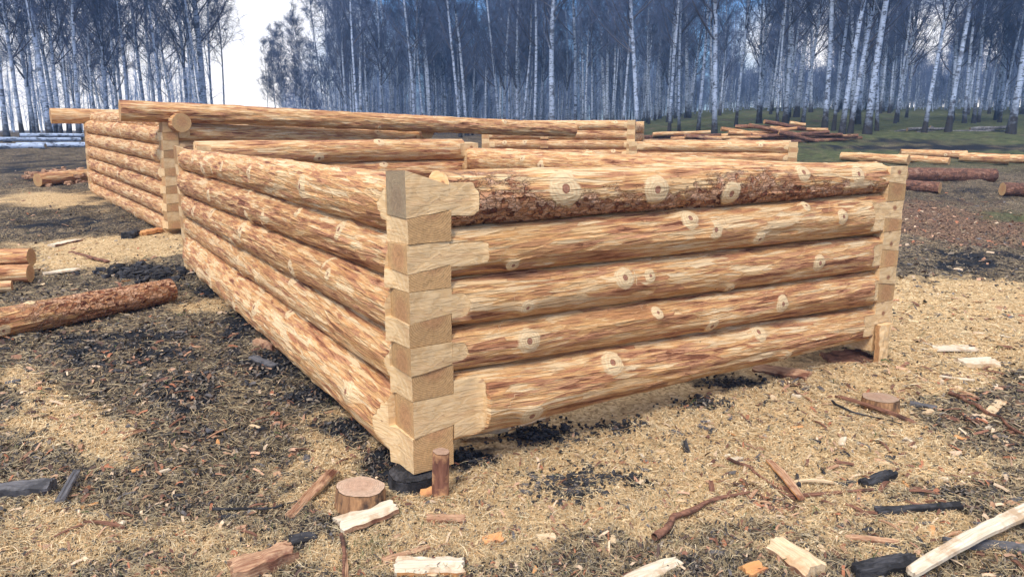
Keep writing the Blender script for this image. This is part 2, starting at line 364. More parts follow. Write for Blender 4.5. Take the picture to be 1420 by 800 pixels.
# ------------------------------------------------------------------ ground
SAW = [(70, 275, 95, 13, .7), (160, 345, 110, 26, .9), (100, 372, 60, 14, .6), (30, 525, 48, 30, .9), (85, 590, 95, 42, .95), (150, 620, 40, 26, .6), (385, 495, 55, 22, .6), (400, 545, 60, 25, .4),
       (465, 600, 75, 38, .8), (520, 660, 60, 40, .5), (330, 640, 60, 20, .3), (800, 610, 260, 80, 1.1), (660, 690, 120, 50, .9), (930, 690, 220, 50, .6), (1000, 590, 170, 60, .9),
       (1330, 425, 130, 34, 1.1), (1310, 500, 120, 60, 1.1), (1180, 640, 120, 40, .6), (1330, 650, 120, 30, .45), (1250, 760, 170, 50, .5), (750, 770, 200, 30, .35),
       (250, 760, 200, 40, .38), (60, 740, 90, 60, .42), (400, 700, 130, 50, .3), (1120, 560, 60, 30, .6), (230, 330, 30, 8, .7), (1130, 515, 80, 20, .5), (300, 420, 50, 16, .5)]
DRK = [(290, 402, 26, 12, 1.0), (335, 450, 28, 13, 1.1), (385, 502, 30, 14, 1.1), (435, 552, 30, 15, 1.1), (490, 602, 32, 16, 1.1), (540, 640, 30, 16, 1.1), (90, 312, 130, 17, .9), (200, 380, 62, 15, 1.), (200, 520, 200, 60, .6), (330, 590, 120, 60, .45), (400, 505, 60, 15, .7), (470, 590, 40, 12, .7), (520, 655, 45, 22, .6), (150, 470, 130, 30, .55),  # patches down the left wall's foot paint its shade, with char, into the soil
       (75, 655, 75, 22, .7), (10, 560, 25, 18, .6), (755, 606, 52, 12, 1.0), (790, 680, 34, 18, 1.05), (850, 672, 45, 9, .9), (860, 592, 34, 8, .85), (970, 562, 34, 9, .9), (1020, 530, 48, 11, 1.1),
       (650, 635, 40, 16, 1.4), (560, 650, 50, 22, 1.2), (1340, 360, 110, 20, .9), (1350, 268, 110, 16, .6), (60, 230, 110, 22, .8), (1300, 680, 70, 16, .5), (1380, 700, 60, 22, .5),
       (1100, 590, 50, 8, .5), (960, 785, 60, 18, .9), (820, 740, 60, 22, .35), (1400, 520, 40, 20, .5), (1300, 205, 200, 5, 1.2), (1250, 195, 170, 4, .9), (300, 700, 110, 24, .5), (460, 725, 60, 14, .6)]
RED = [(1350, 318, 120, 32, 1.), (1270, 290, 50, 20, .6), (1050, 690, 60, 30, .6), (1100, 530, 60, 22, .7), (85, 245, 50, 16, .8), (1080, 740, 50, 25, .3), (1350, 575, 60, 14, .5), (1340, 440, 90, 8, .5)]
GRN = [(1300, 175, 260, 26, 1.), (1290, 215, 200, 7, .8), (1400, 300, 60, 16, .5), (1390, 360, 60, 16, .35), (240, 460, 110, 34, .25), (130, 500, 80, 30, .2), (520, 760, 40, 24, .35)]
def gsum(lst, px, py):
    s = np.zeros_like(px)
    for cx, cy, rx, ry, wt in lst:
        s += wt * np.exp(-(((px - cx) / rx) ** 2 + ((py - cy) / ry) ** 2) * .9)
    return s
def soil(x, y, z):
    px, py = toPix(x, y, z)
    n1 = fbm(x * 1.3, y * 1.3, 21, 5) - .5; n2 = fbm(x * 5, y * 5, 31, 4) - .5; n3 = fbm(x * 16, y * 16, 41, 3) - .5
    far = sstep(18, 24, y)
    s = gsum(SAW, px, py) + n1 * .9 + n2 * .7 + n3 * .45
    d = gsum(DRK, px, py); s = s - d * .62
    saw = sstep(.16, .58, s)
    char = sstep(.55, .95, d + n2 * 1.3 + n3 * .9)  # char, plus the shade painted in along the left wall's foot
    red = sstep(.45, .8, gsum(RED, px, py) + n2 * 1.1 + n3 * .7)
    grn = np.maximum(sstep(.3, .8, gsum(GRN, px, py) + n1 * .9 + n2 * .5), far * sstep(.05, .12, x / np.maximum(y, 1)) * sstep(.30, .62, .72 + n1 * 1.2) * (1 - sstep(.5, 1., d)))
    return saw * (1 - far), char, red, grn
def axis_pts(lo, hi, fine, step, out):
    a = list(np.arange(fine[0], fine[1], step)); v, s = fine[1], step
    while v < hi: s *= 1.033; a.append(v); v += s
    v, s = fine[0], step; b = []
    while v > lo: s *= 1.04; v -= s; b.append(v)
    return np.array(b[::-1] + a)
xs = axis_pts(-240, 240, (-5.2, 5.6), .026, 0); ys = axis_pts(-40, 260, (1.3, 9), .028, 0)
GX, GY = np.meshgrid(xs, ys); GZ = gz(GX, GY)
GD = np.hypot(GX, GY); near = 1 - sstep(12, 30, GD)
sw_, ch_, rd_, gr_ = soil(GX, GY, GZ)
fz = (fbm(GX * 9, GY * 9, 8, 4) - .5) * .035 + (fbm(GX * 34, GY * 34, 9, 2) - .5) * .014 + (fbm(GX * 2.6, GY * 2.6, 12, 4) - .5) * .085
GZ = GZ + (fbm(GX * 4.2, GY * 4.2, 15, 4) - .5) * .16 * sstep(8, 13, GD) * (1 - sstep(24, 60, GD)) * (1 - .7 * sw_) + near * (fz + sw_ * .008 + ch_ * .003 * fbm(GX * 25, GY * 25, 18, 2)) - .006
V = np.stack([GX, GY, GZ], -1).reshape(-1, 3)
ny, nx = GX.shape; idx = np.arange(ny * nx).reshape(ny, nx)
Q = np.stack([idx[:-1, :-1], idx[:-1, 1:], idx[1:, 1:], idx[1:, :-1]], -1).reshape(-1, 4)
def surf_z(x, y):                      # the built surface, for things that lie on it
    i = np.clip(np.searchsorted(xs, x) - 1, 0, nx - 2); j = np.clip(np.searchsorted(ys, y) - 1, 0, ny - 2)
    fx = np.clip((x - xs[i]) / (xs[i + 1] - xs[i]), 0, 1); fy = np.clip((y - ys[j]) / (ys[j + 1] - ys[j]), 0, 1)
    return (GZ[j, i] * (1 - fx) + GZ[j, i + 1] * fx) * (1 - fy) + (GZ[j + 1, i] * (1 - fx) + GZ[j + 1, i + 1] * fx) * fy
def mat_ground():
    n = NT('site_soil', .92, .1); P = n.obj(); A = n.attr('soil', 'Color'); sc = n.n('ShaderNodeSeparateColor'); n.l(A, sc.inputs[0])
    saw, char, red = sc.outputs; grn = n.attr('green', 'Fac')
    f1 = n.noise(P, 45, 5, .7); f2 = n.noise(P, 9, 5, .65); f3 = n.noise(P, 1.3, 4, .6); v1 = n.voro(P, 60, out='Color')
    vs = n.sep(v1)[0]
    base = n.ramp(n.math('ADD', n.math('MULTIPLY', f1, .6), n.math('MULTIPLY', vs, .4)), [(.2, (.015, .014, .014)), (.42, (.068, .056, .048)), (.58, (.16, .125, .085)), (.78, (.34, .27, .16))])
    sawc = n.ramp(n.math('ADD', n.math('MULTIPLY', f1, .65), n.math('MULTIPLY', vs, .35)), [(.25, (.20, .13, .065)), (.42, (.50, .345, .18)), (.6, (.68, .50, .28)), (.8, (.78, .63, .40))])
    redc = n.ramp(n.math('ADD', n.math('MULTIPLY', f1, .5), n.math('MULTIPLY', vs, .5)), [(.25, (.04, .028, .022)), (.5, (.15, .085, .06)), (.7, (.32, .20, .13))])
    char_shade = n.ramp(f1, [(.35, (.006, .007, .010)), (.7, (.040, .044, .055))])
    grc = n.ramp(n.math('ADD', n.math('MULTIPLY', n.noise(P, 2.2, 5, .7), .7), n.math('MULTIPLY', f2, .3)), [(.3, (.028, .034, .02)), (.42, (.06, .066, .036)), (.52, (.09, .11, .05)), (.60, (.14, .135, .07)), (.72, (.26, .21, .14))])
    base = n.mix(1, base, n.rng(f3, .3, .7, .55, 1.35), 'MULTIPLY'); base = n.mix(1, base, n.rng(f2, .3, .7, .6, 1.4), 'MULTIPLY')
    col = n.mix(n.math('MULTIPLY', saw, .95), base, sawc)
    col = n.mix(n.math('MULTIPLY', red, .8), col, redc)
    col = n.mix(grn, col, grc); col = n.mix(char, col, char_shade)
    n.bump(n.math('ADD', n.math('MULTIPLY', f1, .8), n.math('ADD', n.math('MULTIPLY', vs, .5), f2)), .9, .02)
    return n.fin(col)
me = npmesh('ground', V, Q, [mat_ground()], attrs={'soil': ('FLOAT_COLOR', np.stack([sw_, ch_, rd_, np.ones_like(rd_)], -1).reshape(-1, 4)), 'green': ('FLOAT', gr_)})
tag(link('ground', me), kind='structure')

# -- logs
def log_mesh(name, L, r0, r1, seed=0, nseg=64, ds=.02, ends=(None, None), knots=(), bark=None, mats=None, bend=.0, rough=1., zoff=(0, 0), protr=1.):
    """log along local +x. ends: functions clamp(s, y, z) -> y, z, flag over a length; see corner_clip"""
    S = list(np.arange(0, L + 1e-6, ds));
    if S[-1] < L - 1e-4: S.append(L)
    brk = []
    for e in ends:
        if e: brk += e['breaks']
    for b in brk: S += [b - .0006, b + .0006]
    S = np.array(sorted(set([round(float(v), 5) for v in S if 0 <= v <= L])))
    th0 = R(100) if ends[0] is None else R(100)
    th = np.linspace(0, 2 * math.pi, nseg + 1) + th0
    SS, TT = np.meshgrid(S, th, indexing='ij')
    rr = r0 + (r1 - r0) * SS / L
    ct, st = np.cos(TT), np.sin(TT)
    # gentle lumps, drawknife flats; periodic round the log
    n1 = fbm(SS * 1.3 + 3 * ct, 3 * st + seed, seed, 3) - .5
    n2 = fbm(SS * 3 + 11 * ct, 11 * st + seed * 3, seed + 4, 3) - .5
    n3 = fbm(SS * 9 + 30 * ct, 30 * st + seed * 2, seed + 7, 2) - .5
    rad = rr * (1 + rough * (.12 * n1 + .10 * n2 + .045 * n3))
    ca = np.round((TT - th0) / (2 * math.pi) * 15 + .35 * np.sin(SS * 2.3 + seed)); cl = vnoise(ca * 3.7 + seed, np.floor(SS * 2.6 + ca * .37) * 1.7, seed)
    rad = rad - rr * .03 * rough * cl
    tt = TT * rr
    kn = np.full(SS.shape + (3,), 9., np.float32)
    for (ks, ka, kr) in knots:          # position, angle, radius of shaved patch
        ad = (TT - ka + math.pi) % (2 * math.pi) - math.pi
        dxk = (SS - ks) / (kr * 1.05); dyk = ad * rr / kr; dd = np.hypot(dxk, dyk)
        rad = rad + rr * .17 * np.exp(-(dd * .8) ** 2 * 1.2) * (1 if kr > .03 else .4)
        m = dd < 2.6; kn[m, 0] = dxk[m]; kn[m, 1] = dyk[m]; kn[m, 2] = 1
    for (ks, ka, kr) in knots:          # shave flat
        ad = (TT - ka + math.pi) % (2 * math.pi) - math.pi
        dxk = (SS - ks) / (kr * 1.05); dyk = ad * rr / kr; dd = np.hypot(dxk, dyk)
        cap = (r0 + (r1 - r0) * ks / L) * 1.10 / np.maximum(np.cos(np.clip(ad, -1, 1)), .4)
        rad = np.where(dd < 1.5, np.minimum(rad, cap), rad)
    Y = rad * ct; Z = rad * st
    Y = Y + bend * np.sin(SS / L * math.pi) * 1.0 ; Z = Z + bend * .3 * np.sin(SS / L * math.pi * 2)
    Z = Z + zoff[0] + (zoff[1] - zoff[0]) * SS / L
    flag = np.zeros(SS.shape, float)
    for e in ends:
        if e: Y, Z, flag = e['fn'](SS, Y, Z, flag)
    V = np.stack([SS, Y, Z], -1).reshape(-1, 3)
    ns, nt = SS.shape; ix = np.arange(ns * nt).reshape(ns, nt)
    Q = np.stack([ix[:-1, :-1], ix[1:, :-1], ix[1:, 1:], ix[:-1, 1:]], -1).reshape(-1, 4)
    fq = (np.minimum.reduce([flag[:-1, :-1], flag[1:, 1:], flag[1:, :-1], flag[:-1, 1:]]) > .98).reshape(-1); big = (S[1:] - S[:-1])[:, None].repeat(nt - 1, 1).reshape(-1)
    sh = (np.abs(np.maximum.reduce([np.abs(Y[1:, :-1] - Y[:-1, :-1]), np.abs(Z[1:, :-1] - Z[:-1, :-1])])).reshape(-1) > .004) & (big < .0014)
    mi = np.where((fq > 0) | sh, 1, 0)
    # end caps: two rings shrinking to the centre
    luv = np.stack([SS, tt, np.full(SS.shape, seed * 1.37)], -1).reshape(-1, 3); kn = kn.reshape(-1, 3)
    Vs, Qs, ms = [V], [Q], [mi]; nv = len(V); extra = 0
    for side, row in ((0, ix[0]), (1, ix[-1])):
        ring = V[row]; c = ring.mean(0); prev = ring.copy()
        off = (-1 if side == 0 else 1)
        rows = []
        for f in (1., .75, .5, .25, .02):
            q = c + (ring - c) * f
            q[:, 0] += off * .0025 * (fbm(q[:, 1] * 30, q[:, 2] * 30, seed + side) - .5) * (f < 1) * 2
            rows.append(nv + np.arange(len(ring))); Vs.append(q); nv += len(ring); extra += len(ring)
        for a, b in zip(rows[:-1], rows[1:]):
            q = np.stack([a[:-1], a[1:], b[1:], b[:-1]], -1) if side else np.stack([a[:-1], b[:-1], b[1:], a[1:]], -1)
            Qs.append(q); ms.append(np.full(len(q), 2 if side == 0 else 3))
    V = np.concatenate(Vs); Q = np.concatenate(Qs); mi = np.concatenate(ms)
    luv = np.concatenate([luv, np.zeros((extra, 3))]); kn = np.concatenate([kn, np.full((extra, 3), 9.)])
    bk = np.zeros(len(V)); hwa = np.zeros(len(V)); hwa[:SS.size] = flag.reshape(-1)
    if bark is not None: bk[:SS.size] = bark(SS, TT).reshape(-1)
    if mats is None: mats = [M['peeled'], M['hewn'], M['end'], M['end']]
    return npmesh(name, V, Q[:, ::1], mats, mi, {'luv': ('FLOAT_VECTOR', luv), 'knot': ('FLOAT_VECTOR', kn), 'bark': ('FLOAT', bk), 'hewn': ('FLOAT', hwa)}, True, R(38))

HW = .105; TL = .212
def corner_clip(kind, which, L, zc, lo, hi, hl, topslope=0., axisdir=1):
    """dovetail tongue at one end. kind 'front': seams slope along the log; 'side': along the other wall. lo/hi absolute z, zc log centre"""
    end0 = which == 0
    def fn(S, Y, Z, flag):
        s = S if end0 else L - S
        hew = s < hl; ton = s < TL + .0001
        # hewn faces
        Yr = Y; lim = HW + .0015 + (np.clip(s - (hl - (.0 if kind == 'front' else .05)), 0, 1) * .55)
        hew = s < hl + (.03 if kind == 'front' else .09)
        mid = (lo + hi) / 2 - zc
        Y = np.where(ton, Y * 1.55, Y); Z = np.where(ton, Z * 1.5 + mid * .6, Z)
        Yn = np.clip(Y, -lim, lim); hv = np.clip((np.abs(Yr) - lim + .004) / .012, 0, 1) * hew
        Y2 = np.where(hew, Yn, Y); flag = np.maximum(flag, hv)
        yc = np.clip(Y2, -HW, HW) * axisdir + HW     # distance from the corner across the log
        if kind == 'front':
            l_ = lo + .026 * (s / TL - .5); h_ = hi - .012 * (yc / TL - .5) - topslope * s / TL
        else:
            l_ = lo - .012 * (s / TL - .5); h_ = hi + .026 * (yc / TL - .5)
        l_ = l_ - zc + .0015; h_ = h_ - zc - .0015
        Z2 = np.where(ton, np.clip(Z, l_, h_), Z)
        flag = np.where(ton, 1., flag)
        nz_ = (vnoise(S * 22 + lo * 90, Z2 * 26 + hi * 50, 3) - .5) * .007
        Y2 = np.where(hew & (flag > 0), Y2 + nz_ * np.sign(Y2), Y2)
        # widen the tongue towards a rectangular section, so its corners are square where the log allows
        return Y2, Z2, flag
    b = [TL] if end0 else [L - TL]
    return {'fn': fn, 'breaks': b}

def build_frame(name, loc, rot, L, W, fr, sd, fr2, sd2, bnds, label, cat, group=None, q=1., knots_front=None, seed0=0, topslope=.07, extra_side=None, bark_rows=(), grey_first=True, bz_shift=0, skip=()):
    """fr/sd/fr2/sd2: rows from the top, (zlo,zhi at start, zlo,zhi at end). bnds: seam heights from the top"""
    root = empty(name, loc, rot); tag(root, label, cat, group)
    # the log_ parts: four walls
    for wi, rows in enumerate((fr, sd, fr2, sd2)):
        if wi in skip: continue
        kind = 'front' if wi in (0, 2) else 'side'
        length = L if kind == 'front' else W
        for k, (a0, a1, b0, b1) in enumerate(rows):
            za, zb = (a0 + a1) / 2, (b0 + b1) / 2; zc = (za + zb) / 2
            ra, rb = (a1 - a0) / 2 + .005, (b1 - b0) / 2 + .005
            hi, lo = (bnds[2 * k], bnds[2 * k + 1]) if kind == 'front' else (bnds[2 * k + 1], bnds[2 * k + 2])
            seed = seed0 + wi * 20 + k
            rs = random.Random(seed)
            hl0, hl1 = (.235 + .16 * rs.random(), .235 + .14 * rs.random())
            if kind == 'side': hl0 = rs.choice((TL, TL + .02, TL + .03, .34))
            ts = topslope if (kind == 'front' and k == 0) else 0
            if ts: hl0, hl1 = TL + .12, TL + .04
            ad = 1 if wi in (0, 3) else -1
            # front (0): local y = inwards; side (1) local y = outwards; far (2): local y points outwards; right (3): inwards
            ad = {0: 1, 1: -1, 2: -1, 3: 1}[wi]
            e0 = corner_clip(kind, 0, length, zc, lo, hi, hl0, ts, ad)
            e1 = corner_clip(kind, 1, length, zc, lo, min(hi, zb + rb * .72) if ts else hi, hl1, 0, ad)
            kns = []
            if wi == 0 and knots_front and k in knots_front:
                for (ks, kz, kr) in knots_front[k]:
                    zz = za + (zb - za) * ks / L; rr = ra + (rb - ra) * ks / L
                    kns.append((ks, math.pi + math.asin(max(-.9, min(.9, -(kz - zz) / rr))), kr * 1.25))
            else:
                s_ = .5 + rs.random() * .5
                while s_ < length - .35:
                    for _ in range(rs.choice((1, 1, 2, 3))):
                        kns.append((s_ + rs.uniform(-.06, .06), rs.uniform(0, 6.28), rs.choice((.036, .045, .055, .065))))
                    s_ += .38 + rs.random() * .5
            bark = None
            if wi == 0 and k in bark_rows:
                def bark(SS, TT):
                    z = -np.sin(TT)
                    o = -np.cos(TT)
                    return np.clip(.62 + z * .34 + .12 * np.sin(SS * 3 + 1) - SS * .045, 0, 1) * (SS > TL) * (SS < L - TL)
            qq = q if wi in (0, 1) else q * .6
            mats = [M['peeled'], M['hewn'], M['end'], M['end']]
            if wi == 0 and k == 0 and grey_first: mats[2] = M['end_grey']
            me = log_mesh('log', length, ra, rb, seed, max(20, int(64 * qq)), .014 / qq, (e0, e1), kns, bark, mats, bend=rs.uniform(-.006, .006), zoff=(za - zc, zb - zc))
            if wi in (0, 1): me.transform(Matrix.Translation((rs.uniform(-.006, .004), rs.uniform(-.004, .004), 0)))
            if wi == 0: p, rz = (0, HW, zc), 0
            elif wi == 1: p, rz = (HW, 0, zc), R(90)
            elif wi == 2: p, rz = (0, W - HW, zc), 0
            else: p, rz = (L - HW, 0, zc), R(90)
            lo_ = link('log', me, root, p, (0, 0, rz))
            if wi == 0 and k in bark_rows: lo_['label'] = 'top front log mottled with reddish bark and large pale knots'
    return root

ROTU = math.atan2(.538, .8429)
fr = [(1.21, 1.47, 1.21, 1.42), (.98, 1.21, .91, 1.21), (.74, .98, .65, .91), (.52, .75, .39, .65), (.17, .53, .14, .39)]
sd = [(1.17, 1.45, 1.205, 1.43), (.95, 1.18, .93, 1.21), (.68, .95, .68, .93), (.42, .69, .46, .68), (.06, .43, .11, .46)]
fr2 = [(1.25, 1.52, 1.25, 1.52), (.99, 1.25, .99, 1.25), (.74, .99, .74, .99), (.48, .74, .48, .74), (.2, .48, .2, .48)]
sd2 = [(1.10, 1.40, 1.08, 1.40), (.86, 1.10, .84, 1.08), (.6, .86, .6, .84), (.36, .6, .36, .6), (.08, .36, .08, .36)]
bn = [1.475, 1.282, 1.15, 1.033, .935, .806, .678, .56, .42, .256, .06]
KF = {0: [(.84, 1.365, .075), (1.45, 1.336, .066), (2.04, 1.29, .06), (2.71, 1.385, .05), (3.28, 1.358, .05)],
      1: [(2.3, 1.01, .035), (1.9, 1.09, .045), (3.09, 1.09, .04), (1.72, 1.16, .05), (.55, 1.02, .028), (2.75, 1.17, .03)],
      2: [(1.24, .877, .05), (1.42, .87, .03), (2.9, .80, .045), (.62, .80, .03), (2.1, .72, .03)],
      3: [(.63, .627, .052), (1.94, .516, .04), (2.56, .57, .045), (1.5, .65, .03)],
      4: [(1.154, .419, .055), (2.37, .40, .048), (2.65, .2, .04), (.62, .25, .05)]}
build_frame('log_frame', (-.457, 3.193, 0), (0, 0, ROTU), 3.87, 6.3, fr, sd, fr2, sd2, bn,
            'nearest waist-high frame of peeled logs with dovetailed corner pointing at the viewer', 'log frame', q=1., knots_front=KF, bark_rows=(0,), seed0=1)

def rowset(n, top, pitch, off=0.): return [(top - (k + 1) * pitch + off, top - k * pitch + off, top - (k + 1) * pitch + off, top - k * pitch + off) for k in range(n)]
def seams(n, top, pitch): return [top - k * pitch / 2 for k in range(2 * n + 1)]
# second frame, behind on the left; stands on the slope so it leans up to the back
F = atY(231, 300, 10.5)
rot2 = math.atan2(.608, .794)
Rm = Matrix.Rotation(rot2, 4, 'Z') @ Matrix.Rotation(.032, 4, 'Y') @ Matrix.Rotation(.022, 4, 'X')
f2 = build_frame('log_frame', (F[0], F[1], .15), Rm.to_euler(), 4.35, 7.0, rowset(6, 1.60, .258, .0), rowset(6, 1.60, .258, -.06), rowset(6, 1.60, .258, .03), rowset(6, 1.60, .258, -.06),
                 seams(6, 1.60, .25), 'second log frame behind on the left, carrying two overhanging plate logs', 'log frame', q=.45, seed0=120, topslope=0, grey_first=False)
def fpt(x, y, z): return np.array(Matrix.Translation((F[0], F[1], .15)) @ Rm @ Vector((x, y, z)))
def log_between(name, p0, p1, r0, r1, seed, mats=None, q=.5, label=None, cat='log', group=None, parent=None, nk=5, bark=None, bend=.01, rough=1., ang=None):
    p0 = Vector(p0); p1 = Vector(p1); d = p1 - p0; L = d.length; rs = random.Random(seed)
    kns = [(rs.uniform(.1, .95) * L, rs.uniform(0, 6.28), rs.uniform(.028, .05)) for _ in range(nk)]
    me = log_mesh(name, L, r0, r1, seed, max(14, int(64 * q)), .014 / q, (None, None), kns, bark, mats, bend=bend, rough=rough)
    o = link(name, me, parent)
    o.rotation_mode = 'QUATERNION'
    X = d.normalized(); Yv = Vector((0, 0, 1)).cross(X).normalized(); Zv = X.cross(Yv)
    o.rotation_quaternion = Matrix((X, Yv, Zv)).transposed().to_quaternion(); o.location = p0
    if label: tag(o, label, cat, group)
    return o
# long plate log across the near side, tilted slightly
log_between('plate_log', atY(166, 153.5, 10.25), atY(795, 180.5, 14.6), .137, .135, 300, q=.6, rough=1.7, nk=14, bark=lambda S, T: np.full(S.shape, .12),
            label='long plate log lying along the top of the second frame, the nearer of two', cat='log')
log_between('plate_log', atY(70, 161, 15.6), fpt(5.2, 6.95, 1.78), .155, .13, 301, q=.4, nk=8, label='plate log on the far side of the second frame, its cut end sticking out left', cat='log')
# joist logs whose round ends show under the plate
for k, (pp, lab) in enumerate((((252, 170.5), 'cross log with round cut end below the plate log at the left corner'), ((593, 183, ), 'cross log with round cut end below the plate log near its right end'))):
    a = atY(*pp, 10.4 if k == 0 else 13.0); e = a + np.array([-.608, .794, .022]) * 6.9
    log_between('cross_log', a, e, .128, .12, 305 + k, q=.45, nk=6, label=lab, cat='log')
# third frame far behind
T0 = atY(668, 200, 20.6); T1 = atY(880, 200, 19.6); a3 = math.atan2(T1[1] - T0[1], T1[0] - T0[0]); L3 = float(np.hypot(*(T1 - T0)[:2]))
f3 = build_frame('log_frame', (T0[0], T0[1], .58), (0, 0, a3), L3, 3.4, rowset(5, 1.31, .25), rowset(5, 1.31, .25, -.08), rowset(5, 1.31, .25), rowset(5, 1.31, .25, -.08), seams(5, 1.31, .245),
                 'far log frame standing beyond the plate log, with a notched inner cross wall', 'log frame', q=.28, seed0=220, topslope=0, grey_first=False)
for k in range(5):   # inner cross wall: notched ends show in the face of the wall
    zc = 1.31 - (k + .5) * .25 - .06
    e0 = corner_clip('side', 0, 3.4, zc, 1.31 - (2 * k + 2) * .1225, 1.31 - (2 * k + 1) * .1225, .3, 0, 1)
    link('cross_wall_log', log_mesh('cross_wall_log', 3.4, .13, .13, 260 + k, 20, .05, (e0, None)), f3, (1.75, -.008, zc), (0, 0, R(90)))
# fourth, low frame to its right
U0 = atY(872, 210, 19.4); U1 = atY(1106, 210, 18.2); a4 = math.atan2(U1[1] - U0[1], U1[0] - U0[0]); L4 = float(np.hypot(*(U1 - U0)[:2]))
f4 = build_frame('log_frame', (U0[0], U0[1], .52), (0, 0, a4), L4, 3.0, rowset(3, .83, .25), rowset(3, .83, .25, -.09), rowset(3, .83, .25), rowset(3, .83, .25, -.09), seams(3, .83, .245),
                 'low log frame of only three courses, right of the far frame', 'log frame', q=.28, seed0=270, topslope=0, grey_first=False)

# ---- loose
PINE = [M['bark_red'], M['bark'], M['end'], M['end']]; BRK = [M['bark'], M['bark'], M['end'], M['end']]; BIR = None
def ground_log(px0, px1, d0, d1, seed, label, mats=None, group=None, q=.5, cat='log', name='felled_log', lift=0, nk=5, bend=.015, rough=1.2, dz=(0, 0), bark=None):
    a, b = gp(*px0), gp(*px1)
    a = a + np.array([0, d0 * .35, d0 / 2 + lift + dz[0]]); b = b + np.array([0, d1 * .35, d1 / 2 + lift + dz[1]])
    a[2] -= .015; b[2] -= .015
    return log_between(name, a, b, d0 / 2, d1 / 2, seed, mats, q, label, cat, group, nk=nk, bend=bend, rough=rough, bark=bark)
ground_log((233, 420), (-190, 510), .235, .27, 401, 'reddish half-barked log lying across the left foreground', None, q=.8, nk=9, bark=lambda S, T: np.clip(.52 + .25 * np.sin(S * 2.1 + .6) + .12 * np.sin(T * 2), 0, 1))
ground_log((38, 392), (-210, 402), .2, .22, 402, 'lower of two sawn peeled logs at the left edge', None, q=.5)
g = ground_log((42, 386), (-210, 394), .2, .22, 403, 'upper of two sawn peeled logs at the left edge', None, q=.5, lift=.14)
ground_log((14, 404), (-230, 425), .12, .14, 404, 'thin peeled pole lying in front of the two sawn logs at the left edge', None, q=.4)
ground_log((49, 259), (125, 250), .30, .28, 405, 'short thick log half buried in red bark shreds', None, q=.4)
BW = [M['birch_log'], M['birch_log'], M['end_grey'], M['end_grey']]
for k, (a, b, d, lf, lab) in enumerate([((-60, 207), (62, 206), .22, 0, 'pale birch log lying at the foot of the wood, leftmost of the stack'), ((22, 205), (215, 203), .2, 0, 'pale birch log at the bottom right of the stack by the wood'),
                                        ((-40, 204), (112, 203), .17, .2, 'thin white birch log lying on top of the stack by the wood'), ((28, 201), (200, 200), .16, .3, 'uppermost grey birch pole of the stack by the wood')]):
    ground_log(a, b, d, d * .85, 410 + k, lab, BW, 'birch logs stacked at the edge of the wood', q=.3, lift=lf, nk=0)
# right side
ground_log((1257, 252), (1382, 252), .33, .31, 420, 'thick brown barked log lying right of the nearest frame', BRK, q=.45, nk=5)
ground_log((1225, 262), (1306, 268), .24, .24, 421, 'short grey-brown barked log in front of the thick brown one', BRK, q=.45, nk=3)
ground_log((1393, 272), (1530, 274), .28, .26, 422, 'grey log at the right edge with its sawn end facing left', [M['bark'], M['bark'], M['end'], M['end']], q=.45, nk=3)
for k, (a, b, d0, d1, lf, lab) in enumerate([((1168, 222), (1262, 229), .24, .29, 0, 'pale peeled log furthest left of the row at right, bark shreds at its middle'), ((1246, 224), (1318, 229), .22, .22, 0, 'second pale peeled log of the row at right, behind the first'),
                                             ((1250, 218), (1342, 221), .23, .25, .02, 'rear pale peeled log of the row at right'), ((1332, 225), (1402, 229), .25, .29, .03, 'pale log with a round sawn end at the right of the row'),
                                             ((1395, 226), (1490, 229), .25, .25, 0, 'pale log running out of the picture at the right of the row')]):
    ground_log(a, b, d0, d1, 430 + k, lab, None, 'peeled logs lying in a row beyond the right side', q=.35, lift=lf, nk=4)
# heap of poles at the edge of the wood
HEAP = [((892, 191), (1010, 187)), ((905, 187), (985, 183)), ((930, 193), (1060, 190)), ((890, 196), (1030, 197)), ((1000, 189), (1105, 178)), ((1000, 179), (1080, 190)), ((1010, 184), (1120, 193)), ((1038, 174), (1110, 187)), ((1060, 169), (1145, 184)),
        ((1095, 171), (1117, 173)), ((1030, 192), (1150, 183)), ((1045, 196), (1160, 190)), ((1090, 192), (1190, 188)), ((1075, 199), (1195, 191)), ((1020, 176), (1068, 176)), ((1058, 178), (1148, 180)), ((1080, 184), (1135, 196)), ((985, 194), (1075, 198)),
        ((1110, 186), (1168, 187)), ((950, 189), (1000, 194)), ((1040, 187), (1120, 186)), ((1005, 198), (1110, 196))]
for k, ((x0, y0), (x1, y1)) in enumerate(HEAP):
    rs = random.Random(k); Yh = 29 + (190 - (y0 + y1) / 2) * .05 + rs.uniform(-.3, .3)
    m = rs.choice((None, PINE, None, BRK, PINE))
    pl_ = {8: 'uppermost pole slanting across the top of the heap at the edge of the wood', 13: 'lowest long pole sticking out at the right front of the heap', 0: 'pole lying furthest left behind the heap at the edge of the wood'}.get(k)
    log_between('pole', atY(x0, y0, Yh + rs.uniform(-.5, .5)), atY(x1, y1, Yh + rs.uniform(-.5, .5)), .085, .06, 450 + k, m, .25, pl_ or 'reddish-brown pole in the jumbled heap at the edge of the wood', 'pole', 'poles heaped at the edge of the wood', nk=2, bend=.03)
for k, ((x0, y0), (x1, y1), d) in enumerate([((1258, 180), (1318, 178), .16), ((1270, 184), (1330, 183), .15), ((1290, 176), (1312, 186), .1), ((1320, 184), (1378, 181), .16), ((1345, 180), (1400, 176), .2), ((1360, 185), (1405, 180), .13), ((1240, 183), (1290, 178), .1)]):
    log_between('fallen_trunk', atY(x0, y0, 33 + k * .15), atY(x1, y1, 33.4), d / 2, d / 3, 480 + k, [M['bark_grey'], M['bark_grey'], M['end_grey'], M['end_grey']], .22, 'grey fallen trunk in the brush under the birches at right', 'fallen trunk', 'fallen trunks under the birches', nk=0, bend=.06)

